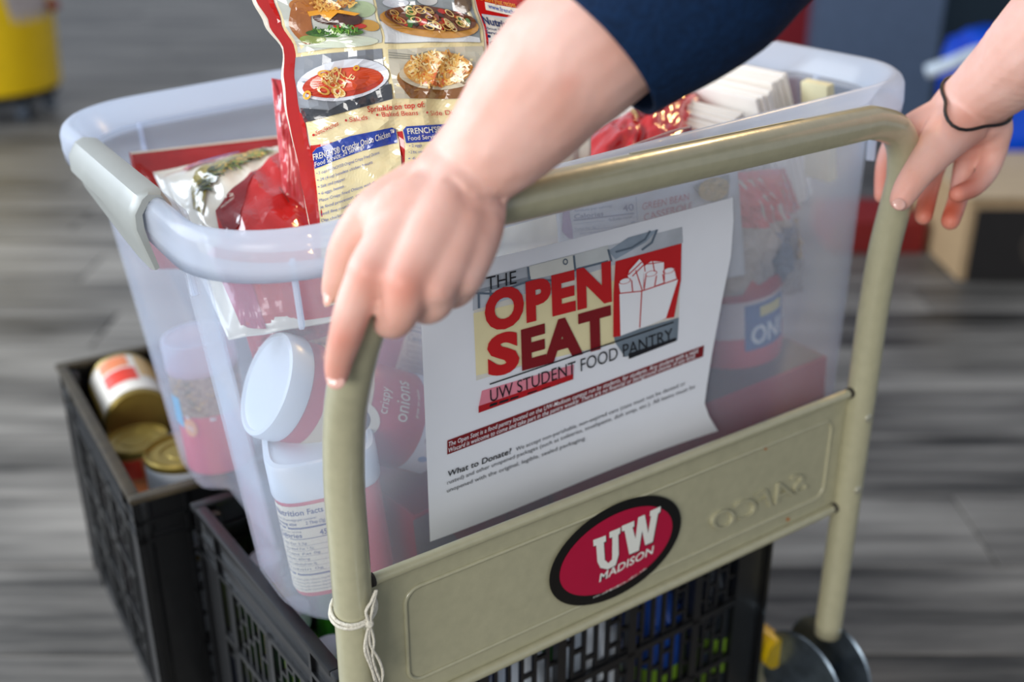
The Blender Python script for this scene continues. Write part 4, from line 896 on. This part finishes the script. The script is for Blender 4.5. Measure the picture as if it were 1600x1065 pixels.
# front crate: bottles and cans seen through the lattice
cc = ['2f9a2c', 'dfe4e8', '2456b0', 'd8c038', 'dfe4e8', '3f9c30', '2a64c0', 'dfe4e8', 'e0dc60', '1f4fa8', '98b828', '202830']
lab_ = {'2f9a2c': 'green', 'dfe4e8': 'white', '2456b0': 'blue', 'd8c038': 'yellow', '3f9c30': 'leaf green', '2a64c0': 'bright blue', 'c8782c': 'orange', 'e0dc60': 'lemon yellow', '1f4fa8': 'deep blue', '98b828': 'lime', '202830': 'black'}
import itertools
def pbottle(c, col, r, h, label, k):
    root = empty('food_bottle', c, label, 'bottle', 'bottles in the front crate'); M = Matrix.Translation(c) @ Matrix.Rotation(k, 4, 'Z')
    q = MB(); q.lathe([(0, 0), (r*.9, 0), (r, .004), (r, h*.66), (r*.9, h*.74), (r*.42, h*.86), (r*.40, h*.92), (0, h*.92)], M, 28); q.build('bottle_body', mat(col, .25, var=.25, scale=25, coat=.5), root, 'auto')
    q = MB(); q.lathe([(r*.46, h*.90), (r*.48, h*.91), (r*.48, h*.995), (r*.40, h), (0, h)], M, 24); q.build('cap', mat('e4e8ec', .3), root, 'auto')
    e = Pr(lambda x, y, o: M @ V(((r+.0002+o)*cos(x), (r+.0002+o)*sin(x), y)), .0004); c2 = random.choice(('f0ece0', 'd8cf50', '2450a0', 'e8e8ee', '7fa82c'))
    e.quad((-pi, h*.12), (pi, h*.12), (pi, h*.5), (-pi, h*.5), mat(c2, .4, var=.1), 1, 30, 1); e.quad((-1, h*.2), (.6, h*.2), (.6, h*.3), (-1, h*.3), mat(col, .4), 2, 8, 1); e.quad((-1.2, h*.36), (0.9, h*.36), (.9, h*.42), (-1.2, h*.42), mat('304060', .4), 2, 8, 1); e.build('label_wrap', root)
k = 0
for j, y in enumerate((.613, .676, .740, .804)):
    for i in range(6):
        c = V((.292+.074*i+.004*(j % 2), y, CZ+.012)); col = cc[(i*2+j*5+(1 if i > 2 else 0)) % len(cc)]
        pbottle(c, col, .029, .20+.012*((i+j) % 3 == 0), f'{lab_[col]} bottle in the front crate, {["nearest","second","third","farthest"][j]} row behind the panel, {["leftmost","second from left","third from left","third from right","second from right","rightmost"][i]}', k); k += 1
for dx, col in ((.035, '5a9a20'), (.0, '8aa82c')):
    pass
q = empty('leafy_pouch', V((.30, .61, CZ+.19)), 'green and yellow pouch poking up at the front crate corner by the left upright', 'pouch')
m_ = MB()
for i in range(5):
    a = V((.292+.012*i, .600+.004*i, CZ+.13)); m_.tube(smoothline([a, a+V((.004, .004, .05)), a+V((.012-.005*i, .012, .10+.006*(i % 3)))]), [.006+.004*(1-abs(t/12-.5)*2) for t in range(13)], 8)
m_.build('leaves', mat('5c9a1c', .35, var=.4, scale=40), q)
# ================================================================== person
def grow(chains, blobs, vox, smooth=6, sf=.5):
    q = MB()
    def ball(p, r, n=8): q.sphere(p, r, n=n)
    for ch in chains:
        for (p, r) in ch: ball(p, r)
        for (p, r), (p2, r2) in zip(ch, ch[1:]):
            q.tube([p, p2], [r, r2], 20)
    for c, r, M in blobs: q.sphere(c, r, M=M, n=10)
    me = bpy.data.meshes.new('g'); me.from_pydata([tuple(v) for v in q.v], [], q.f); me.validate(); o = bpy.data.objects.new('g', me); COL.objects.link(o)
    bm = bmesh.new(); bm.from_mesh(me); bmesh.ops.recalc_face_normals(bm, faces=bm.faces[:]); bm.to_mesh(me); bm.free()
    m = o.modifiers.new('r', 'REMESH'); m.mode = 'VOXEL'; m.voxel_size = vox
    s = o.modifiers.new('s', 'SMOOTH'); s.factor = sf; s.iterations = smooth
    dg = bpy.context.evaluated_depsgraph_get(); r = bpy.data.meshes.new_from_object(o.evaluated_get(dg)); bpy.data.objects.remove(o)
    vs = [v.co.copy() for v in r.vertices]; fs = [tuple(p.vertices) for p in r.polygons]; return vs, fs
def C(px, py, d, r): return (atd(px, py, d), r)
def sub(ch, k=4):                                               # smooth interpolation of a chain
    ps = smoothline([p for p, r in ch], k); out = []
    for i, p in enumerate(ps):
        a = i/k; j = min(len(ch)-2, int(a)); t = a-j; out.append((p, ch[j][1]*(1-t)+ch[j+1][1]*t))
    return out
# left hand (at the left end of the bar)
Lw = C(731, 262, .612, .0250)
Lel = C(1240, -205, .60, .044)
Lsh = (HH(.50, .34, 1.15), .052)
left = [
  sub([C(700, 292, .606, .0225), Lw, C(768, 232, .603, .0285), C(822, 170, .600, .0350), C(872, 112, .598, .0385), C(930, 62, .598, .040), Lel]),
  sub([C(715, 285, .606, .021), C(640, 350, .592, .0170), C(578, 425, .578, .0125)]),
  sub([C(718, 285, .602, .020), C(680, 355, .585, .0165), C(633, 440, .572, .0120)]),
  sub([C(722, 285, .604, .020), C(712, 360, .590, .0160), C(680, 446, .579, .0120)]),
  sub([C(735, 285, .608, .020), C(746, 350, .600, .0150), C(722, 430, .590, .0120)]),
  [C(600, 340, .600, .014), C(640, 330, .600, .018), C(690, 320, .603, .019)],
  sub([C(578, 425, .578, .0118), C(553, 478, .581, .0100), C(540, 525, .590, .0092), C(530, 560, .600, .0080), C(526, 588, .607, .0066)]),
  sub([C(633, 440, .572, .0122), C(630, 472, .575, .0108), C(618, 500, .588, .0098), C(600, 500, .606, .0085), C(588, 480, .620, .0075)]),
  sub([C(680, 446, .579, .0112), C(682, 470, .588, .0098), C(664, 482, .604, .0088), C(650, 462, .620, .0078)]),
  sub([C(722, 430, .590, .0110), C(718, 450, .600, .0092), C(702, 460, .612, .0082), C(690, 442, .625, .007)]),
  sub([C(655, 300, .612, .018), C(590, 330, .606, .0140), C(547, 378, .606, .0105), C(530, 425, .612, .0088), C(521, 455, .618, .0070)]),
]
left += [sub([C(715, 290, .602, .021), C(662, 372, .589, .0165), C(607, 425, .5785, .0105)]), sub([C(722, 290, .602, .021), C(698, 372, .590, .0155), C(657, 438, .579, .0105)]), sub([C(735, 290, .604, .021), C(730, 365, .596, .0150), C(702, 432, .587, .0105)])]
lv = grow(left, [(atd(668, 372, .5895), V((.034, .036, .0140)), Matrix(((CR.x, CU.x, -CF.x), (CR.y, CU.y, -CF.y), (CR.z, CU.z, -CF.z))) @ Matrix.Rotation(radians(35), 3, 'Z'))], .0016, 14)
# right hand (at the right end of the bar)
Rel = C(1960, -240, .68, .044)
Rsh = (HH(.50, .68, 1.15), .052)
right = [
  sub([C(1502, 176, .886, .0255), C(1530, 150, .872, .0262), C(1580, 108, .842, .0315), C(1640, 55, .81, .038), C(1760, -55, .755, .043), Rel]),
  sub([C(1500, 182, .886, .022), C(1462, 192, .890, .0180), C(1428, 200, .895, .0125)]),
  sub([C(1510, 190, .890, .022), C(1490, 205, .900, .0160), C(1476, 228, .908, .0118)]),
  sub([C(1520, 190, .890, .021), C(1515, 205, .898, .0160), C(1510, 232, .905, .0118)]),
  sub([C(1535, 185, .886, .020), C(1552, 200, .890, .0150), C(1552, 225, .894, .0115)]),
  sub([C(1500, 190, .878, .0225), C(1478, 215, .868, .0185), C(1458, 240, .858, .0150), C(1436, 268, .853, .0122), C(1418, 294, .852, .0108), C(1408, 312, .852, .0088)]),
  sub([C(1435, 195, .905, .0110), C(1402, 215, .922, .0090), C(1384, 255, .928, .0082), C(1380, 305, .918, .0075)]),
  sub([C(1474, 226, .908, .0100), C(1461, 262, .916, .0084), C(1451, 300, .914, .0078), C(1443, 338, .902, .0072)]),
  sub([C(1514, 232, .905, .0105), C(1504, 272, .912, .0084), C(1497, 310, .908, .0080), C(1485, 345, .893, .0076)]),
  sub([C(1555, 225, .894, .0108), C(1546, 262, .896, .0088), C(1524, 290, .886, .0080), C(1496, 303, .872, .0070)]),
]
rv = grow(right, [], .0018, 6)
# torso, neck, head, legs (all above or behind the frame)
hip = HH(.06, .50, .93); chest = HH(.40, .51, 1.12); neckp = HH(.53, .51, 1.24); hd_ = HH(.66, .50, 1.30)
fr = HH(1, 0, 0).normalized(); rr_ = HH(0, 1, 0)
rest = [
  [Lel, Lsh, (HH(.44, .44, 1.13), .07)], [Rel, Rsh, (HH(.44, .58, 1.13), .07)],
  sub([(hip, .125), (HH(.22, .505, 1.03), .112), (chest, .115), (HH(.47, .51, 1.17), .08), (neckp, .05), (HH(.60, .505, 1.29), .052)]),
  sub([(HH(.06, .42, .92), .085), (HH(.12, .41, .50), .058), (HH(.0, .41, .10), .038), (HH(.02, .41, .06), .036), (HH(.13, .40, .035), .030)]),
  sub([(HH(.06, .59, .92), .085), (HH(.02, .60, .50), .058), (HH(-.12, .60, .10), .038), (HH(-.10, .60, .06), .036), (HH(.01, .61, .035), .030)]),
]
HM = Matrix.Rotation(HD, 3, 'Z') @ Matrix.Rotation(radians(50), 3, 'Y')    # local +x = face direction, +z = crown
def hp(x, y, z): return hd_ + HM @ V((x, y, z))
blobs = [(hp(0, 0, .02), V((.092, .074, .100)), HM), (hp(.025, 0, -.05), V((.062, .056, .066)), HM), (hp(.088, 0, -.035), V((.016, .011, .024)), HM), (hp(.098, 0, -.048), V((.012, .014, .010)), HM),
         (hp(0, .075, -.02), V((.018, .010, .030)), HM), (hp(0, -.075, -.02), V((.018, .010, .030)), HM), (hp(.076, 0, -.078), V((.010, .024, .006)), HM), (hp(.076, 0, -.088), V((.011, .022, .007)), HM)]
bv = grow(rest, blobs, .006, 4)
vs = []; fs = []
for a, b in (lv, rv, bv):
    k = len(vs); vs += a; fs += [tuple(x+k for x in f) for f in b]
SK = mat('dfa88e', .42, var=.05, bump=.10, scale=130, sss=.25, spec=.4, name='skin')
def skin():
    m = bpy.data.materials.new('skin_tones'); m.use_nodes = True; nt = m.node_tree; N = nt.nodes; L = nt.links; b = N['Principled BSDF']
    geo = N.new('ShaderNodeNewGeometry'); nz = N.new('ShaderNodeTexNoise'); nz.inputs['Scale'].default_value = 22; nz.inputs['Detail'].default_value = 5; L.new(geo.outputs['Position'], nz.inputs['Vector'])
    cr = N.new('ShaderNodeValToRGB'); L.new(nz.outputs['Fac'], cr.inputs[0]); cr.color_ramp.elements[0].position = .3; cr.color_ramp.elements[1].position = .72
    cr.color_ramp.elements[0].color = (*s2l('dda592'), 1); cr.color_ramp.elements[1].color = (*s2l('ecc2b4'), 1)
    at = N.new('ShaderNodeAttribute'); at.attribute_name = 'flush'; mx = N.new('ShaderNodeMixRGB'); mx.inputs[2].default_value = (*s2l('cf6a50'), 1)
    L.new(at.outputs['Fac'], mx.inputs[0]); L.new(cr.outputs[0], mx.inputs[1]); L.new(mx.outputs[0], b.inputs['Base Color'])
    b.inputs['Roughness'].default_value = .5; b.inputs['Subsurface Weight'].default_value = .2; b.inputs['Subsurface Radius'].default_value = (.009, .003, .0015); b.inputs['Subsurface Scale'].default_value = 1; b.inputs['Specular IOR Level'].default_value = .35
    n2 = N.new('ShaderNodeTexNoise'); n2.inputs['Scale'].default_value = 300; n2.inputs['Detail'].default_value = 6; L.new(geo.outputs['Position'], n2.inputs['Vector'])
    bp = N.new('ShaderNodeBump'); bp.inputs['Strength'].default_value = .18; bp.inputs['Distance'].default_value = .0008; L.new(n2.outputs['Fac'], bp.inputs['Height']); L.new(bp.outputs[0], b.inputs['Normal']); return m
# creases and knuckles carved in the geometry: wrist crease of the left hand
cre = [atd(*p) for p in ((704, 286, .580), (724, 301, .577), (748, 310, .580), (772, 314, .588), (786, 316, .596))]
cre2 = [atd(*p) for p in ((722, 312, .577), (750, 328, .582), (780, 336, .594))]
knk = [(atd(575, 428, .566), .010, .0018), (atd(633, 446, .560), .010, .0022), (atd(682, 452, .568), .009, .0016), (atd(722, 440, .580), .009, .0014), (atd(534, 527, .582), .008, .0012)]
flush = [(atd(575, 430, .566), .011, .35), (atd(635, 452, .560), .012, .40), (atd(536, 528, .582), .012, .45), (atd(526, 590, .60), .014, .4), (atd(1380, 280, .91), .035, .6), (atd(1485, 330, .89), .024, .55), (atd(1496, 300, .875), .020, .55), (atd(1445, 320, .90), .025, .4), (atd(1520, 230, .88), .03, .3), (atd(889, 132, .56), .006, .35), (atd(1404, 312, .84), .016, .25)]
def seg(p, a, b): t = max(0, min(1, (p-a).dot(b-a)/(b-a).length_squared)); return (p-(a+(b-a)*t)).length
axisL = [atd(700, 292, .606), atd(768, 232, .603), atd(640, 350, .60)]
nl = len(lv[0]); fl_ = [0.0]*len(vs)
for i in range(nl+len(rv[0])):
    p = vs[i]
    if i < nl:
        for cr_, dp in ((cre, .0028), (cre2, .0016)):
            d = min(seg(p, a, b) for a, b in zip(cr_, cr_[1:]))
            if d < .012: c = atd(735, 275, .610); vs[i] = vs[i]+(c-p).normalized()*dp*math.exp(-(d/.0030)**2)
        for c, r, a in knk:
            d = (p-c).length
            if d < 2.5*r: vs[i] = vs[i]-CF*a*math.exp(-(d/r)**2)*1.0
    for c, r, a in flush:
        d = (p-c).length
        if d < 2.5*r: fl_[i] = min(1, fl_[i]+a*math.exp(-(d/r)**2))
pr = empty('person', HH(.0, .5, 0), 'person in a dark navy long-sleeved top gripping both ends of the cart handle', 'person')
body = mk('body', vs, fs, skin(), pr)
at = body.data.attributes.new('flush', 'FLOAT', 'POINT'); at.data.foreach_set('value', fl_)
def nail(px, py, d, rx, ry, rot, name='fingernail'):
    c = atd(px, py, d); q = MB(); M3 = Matrix(((CR.x, CU.x, -CF.x), (CR.y, CU.y, -CF.y), (CR.z, CU.z, -CF.z))) @ Matrix.Rotation(rot, 3, 'Z')
    q.sphere(c, (rx, ry, .0016), M=M3); q.build(name, mat('e9b7a8', .18, coat=.6, spec=.6), body)
nail(525, 596, .6015, .0050, .0042, 0); nail(514, 462, .6135, .0030, .0062, -.25); nail(1405, 319, .8425, .0050, .0045, -.3)
# hair tie
h1, h2, h3 = atd(1480, 126, .882), atd(1500, 178, .860), atd(1578, 196, .866)
hn = (h2-h1).cross(h3-h1).normalized()
near = [p for p in vs[nl:nl+len(rv[0])] if abs((p-h1).dot(hn)) < .0016 and (p-h2).length < .09]
hc = sum(near, V((0, 0, 0)))/max(1, len(near)); u_ = hn.orthogonal().normalized(); v_ = hn.cross(u_); NB = 40; rad = [0]*NB
for p in near:
    a = int((atan2((p-hc).dot(v_), (p-hc).dot(u_))/(2*pi) % 1)*NB) % NB; rad[a] = max(rad[a], (p-hc).length)
av = sorted(r for r in rad if r)[len([r for r in rad if r])//2] if any(rad) else .028
rad = [r or av for r in rad]
for _ in range(2): rad = [(rad[i-1]+2*rad[i]+rad[(i+1) % NB])/4 for i in range(NB)]
q = MB(); q.tube([hc+(u_*cos(2*pi*(i+.5)/NB)+v_*sin(2*pi*(i+.5)/NB))*(rad[i]+.0010) for i in range(NB)], .0013, 8, closed=True); q.build('hair_tie', mat('0a0a0c', .6), pr)['label'] = 'thin black elastic band round the right wrist'
# clothing
NV_ = mat('082240', .85, var=.25, bump=.5, scale=260, spec=.2)
hem = atd(936, 82, .598)
sl = [sub([C(838, 162, .598, .0420), (hem, .0435), C(1010, 20, .598, .050), C(1090, -50, .598, .057), (Lel[0], .060), (Lsh[0], .072), (HH(.44, .44, 1.13), .09)]),
      sub([C(1790, -80, .745, .048), (Rel[0], .060), (Rsh[0], .072), (HH(.44, .58, 1.13), .09)]),
      sub([(HH(.06, .50, .95), .145), (HH(.22, .505, 1.03), .132), (chest, .135), (HH(.47, .51, 1.165), .10), (HH(.50, .51, 1.20), .07)])]
def hem_cut(vf, p, n):                                           # open the sleeve cleanly at its hem
    vs, fs = vf; keep = [f for f in fs if all((vs[i]-p).dot(n) > 0 for i in f)]
    used = sorted({i for f in keep for i in f}); mp = {a: b for b, a in enumerate(used)}
    return [vs[i] for i in used], [tuple(mp[i] for i in f) for f in keep]
sv = grow(sl, [], .0045, 5)
n_ = (CR*.73+CU*.68).normalized()
v2_, f2_ = sv
bm = bmesh.new(); bv_ = [bm.verts.new(v) for v in v2_]
for f in f2_: bm.faces.new([bv_[i] for i in f])
gf = [f for f in bm.faces if all((v.co-hem).length < .2 for v in f.verts)]
ge = set(e for f in gf for e in f.edges); gv = set(v for f in gf for v in f.verts)
bmesh.ops.bisect_plane(bm, geom=list(gf)+list(ge)+list(gv), plane_co=hem, plane_no=n_, clear_inner=True)
me = bpy.data.meshes.new('sweater'); bm.to_mesh(me); bm.free(); me.materials.append(NV_); me.polygons.foreach_set('use_smooth', [True]*len(me.polygons)); sw = link('sweater', me, pr)
s_ = sw.modifiers.new('thick', 'SOLIDIFY'); s_.thickness = .003; s_.offset = -1
tr = grow([sub([(HH(.06, .50, .90), .135), (HH(.07, .50, .86), .12)]),
  sub([(HH(.06, .42, .90), .10), (HH(.12, .41, .50), .075), (HH(.0, .41, .12), .058)]), sub([(HH(.06, .59, .90), .10), (HH(.02, .60, .50), .075), (HH(-.12, .60, .12), .058)])], [], .008, 4)
mk('trousers', *tr, mat('2a2e3a', .9, var=.1), pr)
for f0, r0 in ((.02, .40), (-.10, .61)):
    q = MB(); R3 = Matrix.Rotation(HD, 3, 'Z'); q.sphere(HH(f0+.05, r0, .045), (.145, .05, .043), M=R3); q.box((0, 0, 0), (.28, .09, .02), Matrix.Translation(HH(f0+.05, r0, .012)) @ Matrix.Rotation(HD, 4, 'Z'), b=.008); q.build('shoe', mat('d8d8d4', .6), pr)
q = MB(); q.sphere(hp(-.018, 0, .030), (.098, .084, .102), M=HM); q.sphere(hp(-.055, 0, -.04), (.06, .075, .085), M=HM); q.sphere(hp(-.115, 0, .03), (.035, .032, .032), M=HM); q.build('hair', mat('4a2f1c', .6, var=.3, bump=.8, scale=200), pr)
for s in (-1, 1):
    q = MB(); q.sphere(hp(.082, s*.031, 0.0), (.011, .013, .011), M=HM); ey = q.build('eye', mat('f0f0ee', .2), pr); q = MB(); q.sphere(hp(.092, s*.031, -.001), (.0035, .0055, .0055), M=HM); q.build('iris', mat('4a3420', .2), ey)
